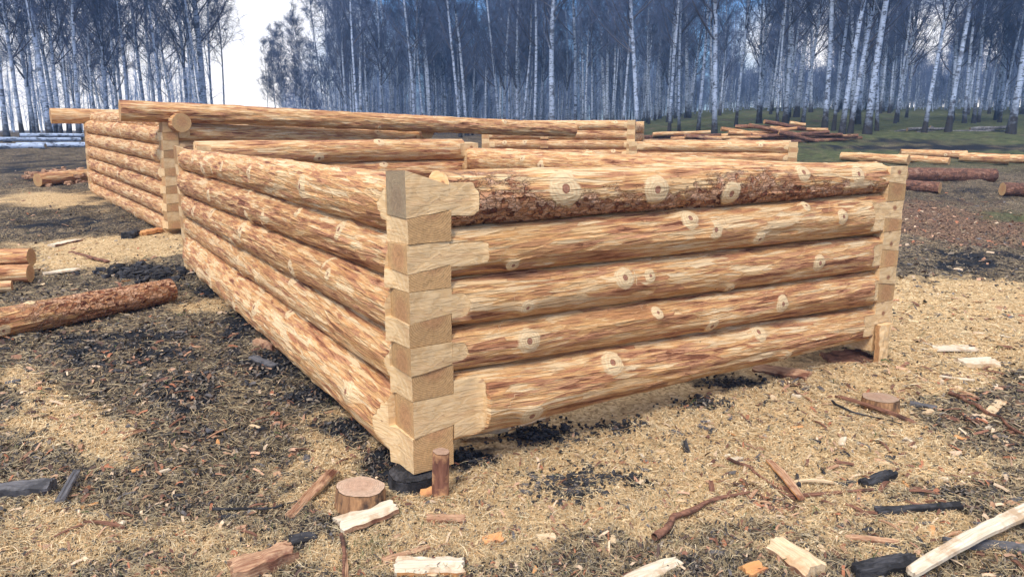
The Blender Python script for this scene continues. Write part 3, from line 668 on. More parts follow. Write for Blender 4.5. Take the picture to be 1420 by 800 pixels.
# ---- stumps, stake, supports
def disc_stump(name, c, r, h, tilt, label, seed, cat='stump', top=None, side=None, rz=0):
    rs = np.random.default_rng(seed); n = 56; th = np.linspace(0, 2 * math.pi, n + 1)
    root = empty(name, (c[0], c[1], c[2]), (tilt[0], tilt[1], rz)); tag(root, label, cat)
    prof = 1 + .05 * np.sin(th * 2 + seed) + .035 * np.sin(th * 5 + seed * 2) + .008 * np.sin(th * 13 + seed); prof[-1] = prof[0]
    zs = np.linspace(-.05, h, 12); V = []
    for i, z in enumerate(zs):
        rr = r * prof * (1.06 - .06 * z / h) * (1 + .03 * (fbm(th * 5.0929, np.full(n + 1, z * 9), seed) - .5)); rr[-1] = rr[0]
        V.append(np.stack([rr * np.cos(th), rr * np.sin(th), np.full(n + 1, z)], -1))
    V = np.concatenate(V); ix = np.arange(12 * (n + 1)).reshape(12, n + 1)
    Q = np.stack([ix[:-1, :-1], ix[:-1, 1:], ix[1:, 1:], ix[1:, :-1]], -1).reshape(-1, 4)
    link('bark', npmesh('bark', V, Q, [side or M['stump_side']]), root)
    # top disc, along z: the ring texture runs about local x, so turn it
    ring = V[ix[-1]]; rows = []
    for f in np.linspace(.985, .01, 14):
        q = ring * [f, f, 1]; q[:, 2] += .002 + (fbm(q[:, 0] * 25, q[:, 1] * 25, seed) - .5) * .006 * (f < .97); rows.append(np.stack([q[:, 2], q[:, 0], q[:, 1]], -1))
    TV = np.concatenate(rows); jx = np.arange(14 * (n + 1)).reshape(14, n + 1)
    TQ = np.stack([jx[:-1, :-1], jx[:-1, 1:], jx[1:, 1:], jx[1:, :-1]], -1).reshape(-1, 4)
    t = link('cut_face', npmesh('cut_face', TV, TQ, [top or M['stump_top']]), root)
    t.matrix_local = Matrix(((0, 1, 0, 0), (0, 0, 1, 0), (1, 0, 0, 0), (0, 0, 0, 1)))
    return root
def sg(px, py, dz=0):
    q = gp(px, py); return np.array([q[0], q[1], float(surf_z(q[0], q[1])) + dz])
p = sg(500, 702); disc_stump('stump', p, .108, .085, (R(-3), R(2), 0), 'round sawn log disc lying left of the near corner of the frame', 3)
p = sg(1220, 562); disc_stump('stump', p, .108, .06, (R(-4), R(0), 0), 'round sawn log disc lying near the right end of the nearest frame', 5, side=M['stump_side'])
p = sg(611, 688); disc_stump('stake', (p[0], p[1], p[2]), .037, .225, (R(2), R(2), 0), 'short barked stake standing against the near corner', 9, 'stake', side=M['stake'])
p = sg(562, 690); disc_stump('support_block', (p[0] + .02, p[1] + .16, -.02), .12, .075, (0, 0, 0), 'blackened stump supporting the near corner of the frame', 12, 'stump', top=M['char'], side=M['char'])

# ------------------------------------------------------------------ slabs, boards, chips
def slab_mesh(name, L, Wd, T, mat, seed, t0=1., t1=1., bow=0., curl=0., mat2=None, wob=.13, nl=30, nw=8, lens=0.):
    rs = random.Random(seed); X = np.linspace(0, L, nl); V = []
    U = np.linspace(-1, 1, nw + 1)
    for z in (1, -1):
        for i, x in enumerate(X):
            f = x / L; wd = Wd / 2 * (t0 + (t1 - t0) * f) * (1 - lens * (2 * f - 1) ** 2)
            wl = wd * (1 + wob * (vnoise(x * 24, seed) - .5) * 4 * .5); wr = wd * (1 + wob * (vnoise(x * 21 + 9, seed + 5) - .5) * 4 * .5)
            for u_ in U:
                w_ = u_ * (wl if u_ > 0 else wr)
                xx = x + (wob * .35 * Wd * (vnoise(u_ * 5 + 3, seed + i * 0) - .5) * 4 * (1 if i in (0, nl - 1) else 0))
                th_ = T / 2 * (1 - .35 * u_ * u_ * (1 if z > 0 else .2))
                zz = z * th_ + bow * 4 * f * (1 - f) + curl * u_ * u_ + (vnoise(x * 30, u_ * 2 + seed) - .5) * T * .25 + (vnoise(x * 5 + seed, u_ * Wd * 60 + seed * 3) - .5) * min(T * .9, .018) * (1 if z > 0 else .4)
                V.append((xx - L / 2, w_ + 0, zz))
    V = np.array(V); n1 = nw + 1; A = np.arange(nl * n1).reshape(nl, n1); B = A + nl * n1
    Q = []; mi = []
    for i in range(nl - 1):
        for j in range(nw):
            Q.append((A[i, j], A[i + 1, j], A[i + 1, j + 1], A[i, j + 1])); mi.append(0)
            Q.append((B[i, j], B[i, j + 1], B[i + 1, j + 1], B[i + 1, j])); mi.append(1)
        Q.append((A[i, 0], B[i, 0], B[i + 1, 0], A[i + 1, 0])); mi.append(1)
        Q.append((A[i, nw], A[i + 1, nw], B[i + 1, nw], B[i, nw])); mi.append(1)
    for j in range(nw):
        Q.append((A[0, j], A[0, j + 1], B[0, j + 1], B[0, j])); mi.append(0)
        Q.append((A[-1, j], B[-1, j], B[-1, j + 1], A[-1, j + 1])); mi.append(0)
    return npmesh(name, V, Q, [mat, mat2 or mat], mi, None, True, R(30))
def lay(name, me, p, yaw, label, cat, pitch=0., roll=0., group=None, lift=0.):
    o = link(name, me, None, (p[0], p[1], p[2] + lift), (roll, pitch, yaw)); tag(o, label, cat, group); return o
def slab(name, a, b, Wd, T, mat, label, cat, seed=0, lift=0., group=None, roll=0., h0=0., h1=0., **k):
    p, q = sg(*a), sg(*b); d = q - p; L = math.hypot(d[0], d[1])
    me = slab_mesh(name, L, Wd, T, mat, seed, **k)
    c = (p + q) / 2; c[2] = max(c[2], p[2], q[2], float(surf_z(c[0], c[1])))
    return lay(name, me, (c[0], c[1], c[2] + (h0 + h1) / 2), math.atan2(d[1], d[0]), label, cat, pitch=-math.atan2(q[2] + h1 - p[2] - h0, L), roll=roll, group=group, lift=lift + T * .35)
CH = 'wood chip'
slab('slab_of_bark', (402, 722), (462, 662), .065, .02, M['reddish'], 'long red-brown slab leaning against the log disc at the near corner', 'slab', 1, h1=.035, t0=.7, t1=.9, mat2=M['pale'])
slab('wood_chip', (470, 733), (548, 714), .135, .022, M['white_wood'], 'thick pale chip with red bark edge just below the log disc', CH, 2, t0=.95, t1=.8, mat2=M['reddish'], roll=R(6))
slab('wood_chip', (549, 786), (643, 783), .12, .022, M['white_wood'], 'pale rectangular chip at the bottom edge left of the middle', CH, 3, t0=1, t1=.8, mat2=M['orange'])
slab('split_log', (322, 800), (404, 770), .13, .06, M['reddish'], 'red and cream split piece of log at the bottom left', 'split wood', 4, t0=.95, t1=.75, mat2=M['reddish'])
slab('wood_chip', (592, 722), (645, 720), .05, .02, M['reddish'], 'small reddish chip right of the pale chip by the log disc', CH, 5, mat2=M['reddish'])
slab('wood_chip', (670, 750), (697, 748), .07, .012, M['orange'], 'rounded orange chip alone on the sawdust below the near corner', CH, 6, t0=.6, t1=.9)
slab('wood_chip', (746, 750), (770, 745), .06, .012, M['pale'], 'small tan five-sided chip in the bottom middle', CH, 7, t0=.7, t1=.7)
slab('wood_chip', (868, 803), (942, 772), .11, .016, M['white_wood'], 'large pale pointed chip at the bottom edge right of the middle', CH, 8, t0=.7, t1=.65, lens=.3)
slab('wood_chip', (1072, 760), (1128, 798), .15, .05, M['pale'], 'thick wedge-shaped chip with dark bark edge near the bottom right', CH, 9, t0=.6, t1=.8, mat2=M['reddish'], roll=R(8))
slab('wood_chip', (1033, 792), (1056, 786), .07, .02, M['orange'], 'bright orange chip left of the wedge-shaped one', CH, 10)
slab('curved_board', (1262, 806), (1462, 712), .075, .022, M['white_wood'], 'long pale curved board crossing the bottom right corner', 'board', 11, bow=.03, t0=.6, t1=1.1, lift=.03, nl=24, h1=.03)
slab('charred_board', (1214, 711), (1330, 712), .042, .02, M['char'], 'straight charred board lying level at the lower right', 'board', 12)
slab('charred_board', (1186, 800), (1268, 782), .085, .03, M['char'], 'broad charred piece at the bottom edge left of the curved board', 'board', 13, lens=.4)
slab('charred_board', (1310, 752), (1440, 766), .06, .025, M['greywood'], 'grey weathered board lying under the curved board', 'board', 14)
slab('charred_block', (1200, 676), (1236, 660), .07, .035, M['char'], 'chunky charred block above the level charred board', 'block', 15)
slab('bark_strip', (1064, 648), (1112, 694), .042, .012, M['reddish'], 'tan bark strip standing out on the litter, pointing down to the right', 'bark strip', 16, bow=.012, lift=.012, lens=.4, mat2=M['orange'])
slab('wood_splinter', (1092, 672), (1160, 676), .022, .01, M['pale'], 'curved cream splinter beside the tan bark strip', 'splinter', 17, bow=.02, lens=.4)
slab('wood_splinter', (1090, 686), (1210, 684), .02, .01, M['brown'], 'long dark splinter beneath the curved cream one', 'splinter', 18)
slab('bark_strip', (1172, 742), (1246, 756), .035, .01, M['reddish'], 'pinkish bark strip right of the wedge-shaped chip', 'bark strip', 19, lens=.4)
slab('wood_chip', (1296, 482), (1352, 484), .16, .014, M['white_wood'], 'whitish flat chip, left one of the pair on the sawdust at right', CH, 20, t0=.9, t1=.8)
slab('wood_chip', (1331, 503), (1378, 504), .15, .04, M['white_wood'], 'thicker whitish chip, right one of the pair on the sawdust at right', CH, 21, mat2=M['pale'])
slab('wood_chip', (1303, 520), (1350, 530), .05, .01, M['white_wood'], 'thin pale chip just below the pair of whitish chips', CH, 22, t0=.6, t1=.4)
slab('wood_chip', (1366, 575), (1389, 556), .06, .012, M['pale'], 'pinkish cream chip by the dark branch at the right edge', CH, 23)
slab('charred_board', (-60, 690), (74, 682), .09, .06, M['greywood'], 'thick dark board entering from the left edge', 'board', 24, wob=.02)
slab('grey_plank', (84, 706), (108, 662), .045, .012, M['greywood'], 'thin grey plank lying right of the thick dark board', 'plank', 25, h1=.03, t0=.9, t1=.75, wob=.02)
slab('slab_of_bark', (1150, 502), (1205, 492), .22, .02, M['brown'], 'flat grey-brown slab leaning out from under the right corner of the frame', 'slab', 26, roll=R(12), mat2=M['orange'])
slab('slab_of_bark', (1046, 512), (1120, 528), .12, .025, M['reddish'], 'brown slab poking out from under the nearest frame at right', 'slab', 27, mat2=M['brown'], roll=R(8))
slab('wood_chip', (640, 610), (702, 602), .06, .03, M['pale'], 'bright splintered chip wedged under the lowest log by the near corner', CH, 28, lift=.03)
slab('wood_chip', (690, 598), (760, 580), .05, .02, M['pale'], 'light sliver lying along the foot of the lowest front log', CH, 29)
slab('bark_strip', (1160, 552), (1270, 590), .03, .014, M['brown'], 'dark curled bark strip in front of the right log disc', 'bark strip', 30, bow=.015)
slab('bark_strip', (1262, 556), (1300, 562), .035, .02, M['greywood'], 'short grey stick right of the right log disc', 'stick', 31)
slab('wood_chip', (60, 382), (110, 376), .12, .02, M['white_wood'], 'cream chip on the sawdust right of the two sawn logs', CH, 32)
slab('wood_chip', (70, 342), (108, 334), .14, .03, M['white_wood'], 'pale long chip right above the sawn logs at left', CH, 33, mat2=M['brown'])
slab('bark_strip', (98, 352), (150, 364), .06, .02, M['brown'], 'dark curled bark strip above the black heap at left', 'bark strip', 34)
slab('slab_of_bark', (190, 328), (222, 322), .16, .06, M['orange'], 'tan slab at the corner of the second frame', 'slab', 35)
slab('charred_block', (176, 334), (190, 326), .14, .1, M['char'], 'small black block beside the tan slab at the second frame', 'block', 36)
slab('wood_chip', (356, 478), (384, 488), .08, .05, M['reddish'], 'red block of wood tucked beside the left wall of the nearest frame', CH, 37)
slab('charred_board', (350, 498), (385, 510), .07, .02, M['greywood'], 'blue-grey flat piece beside the left wall of the nearest frame', 'board', 38)
slab('bark_strip', (478, 760), (480, 806), .02, .012, M['reddish'], 'narrow red strip standing up at the bottom edge below the pale chip', 'bark strip', 39)
slab('slab_of_bark', (530, 775), (595, 757), .03, .015, M['reddish'], 'thin red-brown strip right of the split piece at the bottom', 'bark strip', 40)
slab('charred_block', (402, 752), (438, 745), .05, .025, M['char'], 'black lump between the split piece and the pale chip', 'block', 41)
slab('wood_chip', (948, 612), (952, 626), .03, .02, M['char'], 'small square black crumb on the sawdust in the middle', 'crumb', 42)
slab('support_board', (585, 684), (602, 684), .07, .03, M['orange'], 'little tan block under the near corner beside the stake', 'block', 43, lift=.0)
# board standing under the right corner, and the shim beside it
pB = np.array([-.457, 3.193]) + np.array([.8429, .538]) * 3.72
me = slab_mesh('upright_board', .30, .13, .045, M['hewn'], 51, wob=.02, mat2=M['end'])
o = link('upright_board', me, None, (pB[0] + .03, pB[1] - .02, .12), (R(90), R(90), ROTU)); tag(o, 'upright sawn board propping the right corner of the nearest frame', 'board')

# branches
def branch(name, pts, r, label, seed, mat):
    P = np.array([sg(*p) for p in pts]); m = 24; t = np.linspace(0, len(P) - 1, m)
    C = np.stack([np.interp(t, np.arange(len(P)), P[:, k]) for k in range(3)], -1)
    C[:, 2] += r * .8 + .008 + .01 * vnoise(t * 2, seed); C[:, 0] += (vnoise(t * 3, seed + 1) - .5) * .03
    rad = r * np.linspace(1, .35, m) * (1 + .4 * (vnoise(t * 6, seed + 2) - .5)); k = 8
    Vv = []; 
    for i in range(m):
        d = C[min(i + 1, m - 1)] - C[max(i - 1, 0)]; d /= np.linalg.norm(d); s_ = np.cross(d, [0, 0, 1]); s_ /= np.linalg.norm(s_); u_ = np.cross(s_, d)
        for j in range(k): a = j * 2 * math.pi / k; Vv.append(C[i] + rad[i] * (math.cos(a) * s_ + math.sin(a) * u_))
    Qq = [(i * k + j, i * k + (j + 1) % k, (i + 1) * k + (j + 1) % k, (i + 1) * k + j) for i in range(m - 1) for j in range(k)]
    Vv = np.array(Vv); o0 = C[0].copy()
    tag(link(name, npmesh(name, Vv - o0, Qq, [mat]), None, o0), label, 'branch')
branch('branch', [(912, 750), (935, 725), (975, 703), (1035, 688)], .018, 'reddish forked branch lying on the sawdust in the lower middle', 3, M['brown'])
branch('branch', [(1318, 545), (1355, 565), (1385, 580), (1440, 625)], .016, 'dark bare branch running off the right edge', 4, M['brown'])
branch('branch', [(1010, 640), (1050, 660), (1100, 690)], .01, 'thin twig lying left of the tan bark strip', 5, M['brown'])
branch('branch', [(478, 745), (478, 780), (476, 830)], .010, 'thin reddish stick below the pale chip at the bottom', 6, M['brown'])
branch('branch', [(300, 705), (380, 712), (440, 690)], .008, 'thin dark twig left of the log disc', 7, M['char'])
branch('branch', [(1150, 560), (1180, 574), (1250, 592)], .009, 'thin dark twig in front of the right log disc', 8, M['char'])

# ---- many small pieces, each its own object, copied from a few shapes
def protos(kind, mats, n, Lr, Wr, Tr, **k):
    out = []
    for i in range(n):
        rs = random.Random(hash(kind) % 1000 * 0 + i * 7 + len(kind)); m = rs.choice(mats)
        out.append(slab_mesh(kind, rs.uniform(*Lr), rs.uniform(*Wr), rs.uniform(*Tr), m, 600 + i * 3 + len(kind), t0=rs.uniform(.5, 1), t1=rs.uniform(.4, 1), nl=7, nw=2, wob=.16, lens=rs.uniform(0, .5), **k))
    return out
def blocked(x, y):                      # keep small pieces out from under the frames
    u_ = np.array([.8429, .538]); v_ = np.array([-.538, .8429]); d = np.array([x + .457, y - 3.193]); a, b = d @ u_, d @ v_
    return (-.12 < a < 3.95) and (-.12 < b < 6.4)
def scatter(kind, meshes, cnt, region, label, cat, group, seed, smin=.7, smax=1.3):
    rs = random.Random(seed); k = 0
    while k < cnt:
        x0, y0, x1, y1 = rs.choice(region); px, py = rs.uniform(x0, x1), rs.uniform(y0, y1)
        p = sg(px, py)
        if blocked(p[0], p[1]): continue
        o = bpy.data.objects.new(kind, meshes[k % len(meshes)]); COL.objects.link(o)
        o.location = (p[0], p[1], p[2] + .006); o.rotation_euler = (rs.uniform(-.25, .25), rs.uniform(-.2, .2), rs.uniform(0, 6.28))
        s = rs.uniform(smin, smax); o.scale = (s, s, s); tag(o, label, cat, group); k += 1
chipm = protos('wood_chip', [M['pale'], M['reddish'], M['orange'], M['pale'], M['white_wood']], 12, (.035, .08), (.02, .045), (.004, .01))
scatter('wood_chip', chipm, 95, [(560, 620, 1420, 800), (1240, 400, 1420, 620), (0, 560, 540, 800), (20, 330, 240, 400), (900, 540, 1240, 640)], 'small loose wood chip lying in the sawdust and litter', CH, 'small wood chips scattered on the ground', 61)
charm = protos('charred_bit', [M['char'], M['greywood'], M['char']], 10, (.03, .09), (.015, .04), (.008, .02))
scatter('charred_bit', charm, 110, [(1080, 600, 1420, 760), (0, 480, 500, 720), (700, 590, 900, 700), (940, 520, 1080, 600), (1240, 330, 1420, 400)], 'small charred bit of wood lying in the litter', 'charred bit', 'charred bits scattered on the ground', 62)
barkm = protos('bark_strip', [M['brown'], M['reddish'], M['brown']], 12, (.07, .2), (.012, .03), (.003, .008), bow=.008, curl=.004)
scatter('bark_strip', barkm, 120, [(1250, 275, 1420, 345), (1250, 420, 1420, 600), (980, 640, 1250, 740), (1000, 500, 1240, 600), (60, 530, 480, 760), (30, 235, 130, 262), (1180, 590, 1420, 800)], 'narrow curled strip of bark lying on the ground', 'bark strip', 'bark strips scattered on the ground', 63, .6, 1.2)

# --- loose litter nobody could count
def ribbon_field(name, N, seed, sampler, length, width, lift, colour, kind_label, cat, seg=3, up=.012, flat=False):
    g = np.random.default_rng(seed)
    px = g.uniform(-260, 1680, N); py = 205 + (940 - 205) * g.random(N) ** .62
    # rays to the ground
    dx = (px - 710) / FPX; dy = -(py - 400) / FPX; c, s = math.cos(PITCH), math.sin(PITCH)
    rx, ry, rz = dx, c + dy * s, -s + dy * c
    t = (.0 - CAMH) / np.minimum(rz, -.01)
    for _ in range(12): t = (gz(rx * t, ry * t) - CAMH) / np.minimum(rz, -.01) * .6 + t * .4
    x, y = rx * t, ry * t
    ok = (y < 24) & (y > .8) & np.isfinite(t)
    a = (x + .457) * .8429 + (y - 3.193) * .538; b = -(x + .457) * .538 + (y - 3.193) * .8429
    ok &= ~((a > .1) & (a < 3.8) & (b > .1) & (b < 6.2))
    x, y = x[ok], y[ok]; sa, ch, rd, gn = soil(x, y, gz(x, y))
    keep, col = sampler(g, x, y, sa, ch, rd, gn); x, y, col = x[keep], y[keep], col[keep]; n = len(x)
    z0 = surf_z(x, y); dist = np.hypot(x, y); sc = np.clip(dist / 3.5, .8, 2.2)
    ln = length[0] + (length[1] - length[0]) * g.random(n) ** 1.6; ln = ln * np.clip(sc, .9, 1.5); wd = width * sc * (.6 + .8 * g.random(n))
    th = g.random(n) * 2 * math.pi; cv = g.normal(0, .8 if not flat else .15, n)
    pts = []; cx, cy = np.zeros(n), np.zeros(n)
    for i in range(seg):
        pts.append((cx.copy(), cy.copy())); cx = cx + np.cos(th) * ln / (seg - 1); cy = cy + np.sin(th) * ln / (seg - 1); th = th + cv * (1.2 if not flat else .2)
    tilt = g.normal(0, 1, n); roll = g.normal(0, .5, n); V = np.zeros((n, seg, 2, 3)); lf = lift * g.random(n) ** 2
    for i in range(seg):
        X, Y = x + pts[i][0] - pts[seg // 2][0], y + pts[i][1] - pts[seg // 2][1]
        j = min(i + 1, seg - 1); k = max(i - 1, 0); ddx = pts[j][0] - pts[k][0]; ddy = pts[j][1] - pts[k][1]; nn = np.hypot(ddx, ddy) + 1e-9
        hx, hy = -ddy / nn * wd / 2, ddx / nn * wd / 2
        zz = surf_z(X, Y) + .002 + lf + tilt * up * (i / (seg - 1) - .5) * (1 if flat else 1) + (0 if i % 2 == 0 else up * .4)
        tp = 1 if flat else (.5 if i in (0, seg - 1) else 1)
        V[:, i, 0] = np.stack([X - hx * tp, Y - hy * tp, zz - roll * wd * .5], -1); V[:, i, 1] = np.stack([X + hx * tp, Y + hy * tp, zz + roll * wd * .5], -1)
    base = (np.arange(n) * seg * 2)[:, None]
    Q = np.concatenate([base + np.array([[2 * i, 2 * i + 1, 2 * i + 3, 2 * i + 2]]) for i in range(seg - 1)], 0)
    vc = np.repeat(np.concatenate([col, np.ones((n, 1))], 1), seg * 2, 0)
    me = npmesh(name, V.reshape(-1, 3), Q, [M['vc']], attrs={'vc': ('FLOAT_COLOR', vc)}, smooth=False)
    tag(link(name, me), kind_label, cat, kind='stuff')
def pal(g, n, cols, w_=None):
    c = np.array(cols); k = g.choice(len(c), n, p=w_); f = g.random((n, 1)) * .5 + .75; return c[k] * f
def s_straw(g, x, y, sa, ch, rd, gn):
    pr = .42 + .58 * sa; pr = pr * (1 - .85 * ch) * (1 - .6 * rd); keep = g.random(len(x)) < pr
    c = pal(g, len(x), [(.70, .54, .32), (.78, .65, .43), (.60, .43, .23), (.48, .39, .24), (.36, .30, .2), (.66, .44, .23)])
    dull = (1 - sa)[:, None] * .55; c = c * (1 - dull) + np.array([.34, .29, .19]) * dull; return keep, c
def s_shav(g, x, y, sa, ch, rd, gn):
    keep = g.random(len(x)) < sa ** 1.5 * (1 - ch)
    return keep, pal(g, len(x), [(.72, .55, .31), (.78, .64, .42), (.64, .44, .22), (.68, .5, .28), (.5, .3, .14)])
def s_dark(g, x, y, sa, ch, rd, gn):
    keep = g.random(len(x)) < np.clip(.10 + .34 * (1 - sa) + ch, 0, 1)
    return keep, pal(g, len(x), [(.022, .021, .022), (.055, .05, .05), (.10, .09, .082), (.15, .10, .07), (.24, .20, .16)], [.2, .26, .22, .16, .16])
def s_red(g, x, y, sa, ch, rd, gn):
    keep = g.random(len(x)) < np.clip(.07 + rd * .75, 0, 1)
    return keep, pal(g, len(x), [(.22, .11, .075), (.36, .2, .13), (.15, .075, .055), (.48, .3, .2), (.62, .47, .33), (.10, .065, .055), (.13, .12, .12), (.38, .16, .09)])
def s_grass(g, x, y, sa, ch, rd, gn):
    keep = g.random(len(x)) < np.clip(.03 + gn * .8, 0, 1) * (y < 20)
    return keep, pal(g, len(x), [(.05, .085, .03), (.08, .12, .045), (.14, .15, .07), (.22, .2, .11)])
ribbon_field('dry_grass', 260000, 71, s_straw, (.02, .085), .0017, .016, None, 'dry straw-coloured grass and thin shavings matted over the ground', 'litter')
ribbon_field('wood_shavings', 170000, 72, s_shav, (.005, .017), .0036, .007, None, 'fresh yellow wood shavings and sawdust spread around the frames', 'shavings', flat=True, up=.008)
ribbon_field('dark_litter', 150000, 73, s_dark, (.008, .032), .008, .006, None, 'black and grey crumbs of charred wood and rotted litter', 'litter', flat=True, up=.012)
ribbon_field('bark_litter', 90000, 74, s_red, (.02, .07), .011, .012, None, 'red-brown bark flakes littering the ground', 'litter', flat=True, up=.014)
ribbon_field('green_grass', 60000, 75, s_grass, (.02, .06), .003, .02, None, 'sparse green grass between the litter', 'grass', up=.03)
# low mounds of black crumbs
g_ = np.random.default_rng(5)
def crumbs(name, cx, cy, rx, ry, n, label, size=(.003, .010), mat='char', cat='charcoal', hump=.012):
    Vs, Qs = [], []; base = 0; cube = np.array([(-1, -1, -1), (1, -1, -1), (1, 1, -1), (-1, 1, -1), (-1, -1, 1), (1, -1, 1), (1, 1, 1), (-1, 1, 1)], float)
    cq = np.array([(0, 3, 2, 1), (4, 5, 6, 7), (0, 1, 5, 4), (1, 2, 6, 5), (2, 3, 7, 6), (3, 0, 4, 7)])
    for i in range(n):
        q = sg(cx + g_.normal() * rx * .5, cy + g_.normal() * ry * .5)
        s = g_.uniform(*size); w_ = cube * (1 + g_.uniform(-.45, .45, (8, 3))) * s * g_.uniform(.5, 1.2, 3) * [1, 1, .6]; a = g_.random() * 6.28
        w_ = np.stack([w_[:, 0] * math.cos(a) - w_[:, 1] * math.sin(a), w_[:, 0] * math.sin(a) + w_[:, 1] * math.cos(a), w_[:, 2]], -1)
        Vs.append(w_ + q + [0, 0, s * .3 + g_.random() * hump]); Qs.append(cq + base); base += 8
    tag(link(name, npmesh(name, np.concatenate(Vs), np.concatenate(Qs), [M[mat]], smooth=False)), label, cat, kind='stuff')
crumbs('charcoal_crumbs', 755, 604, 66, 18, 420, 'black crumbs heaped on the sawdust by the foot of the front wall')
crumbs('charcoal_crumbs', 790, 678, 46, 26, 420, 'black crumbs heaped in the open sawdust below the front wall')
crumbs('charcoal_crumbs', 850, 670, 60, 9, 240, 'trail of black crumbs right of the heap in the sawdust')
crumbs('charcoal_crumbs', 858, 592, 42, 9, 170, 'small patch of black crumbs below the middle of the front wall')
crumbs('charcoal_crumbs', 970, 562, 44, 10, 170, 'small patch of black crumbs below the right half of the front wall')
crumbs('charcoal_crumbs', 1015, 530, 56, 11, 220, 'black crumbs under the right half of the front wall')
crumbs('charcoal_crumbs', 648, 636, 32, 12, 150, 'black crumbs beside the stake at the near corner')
crumbs('charcoal_crumbs', 200, 380, 55, 12, 160, 'dark heap of burnt litter behind the reddish log at left', (.015, .045))
crumbs('bark_shreds', 88, 250, 34, 5, 420, 'red-brown bark shreds heaped against the short thick log at left', (.02, .06), 'reddish', 'bark', .18)
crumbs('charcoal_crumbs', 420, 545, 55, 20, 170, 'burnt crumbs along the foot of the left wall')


# --- birch wood
def tubes(P, Rr, k):
    """P (M,N,3) paths, Rr (M,N) radii -> verts, quads"""
    Mn, Nn, _ = P.shape
    d = P[:, -1] - P[:, 0]; d /= np.linalg.norm(d, axis=1, keepdims=True) + 1e-9
    ref = np.where(np.abs(d[:, 2:3]) > .9, np.array([[1., 0, 0]]), np.array([[0, 0, 1.]])); a = np.cross(d, ref); a /= np.linalg.norm(a, axis=1, keepdims=True); b = np.cross(d, a)
    an = np.arange(k) * 2 * math.pi / k
    V = P[:, :, None, :] + Rr[:, :, None, None] * (np.cos(an)[None, None, :, None] * a[:, None, None, :] + np.sin(an)[None, None, :, None] * b[:, None, None, :])
    ix = np.arange(Mn * Nn * k).reshape(Mn, Nn, k); nx_ = np.roll(ix, -1, 2)
    Q = np.stack([ix[:, :-1], nx_[:, :-1], nx_[:, 1:], ix[:, 1:]], -1).reshape(-1, 4)
    return V.reshape(-1, 3), Q, np.repeat(Rr.reshape(-1), k)
def unit(v): return v / (np.linalg.norm(v, axis=-1, keepdims=True) + 1e-9)
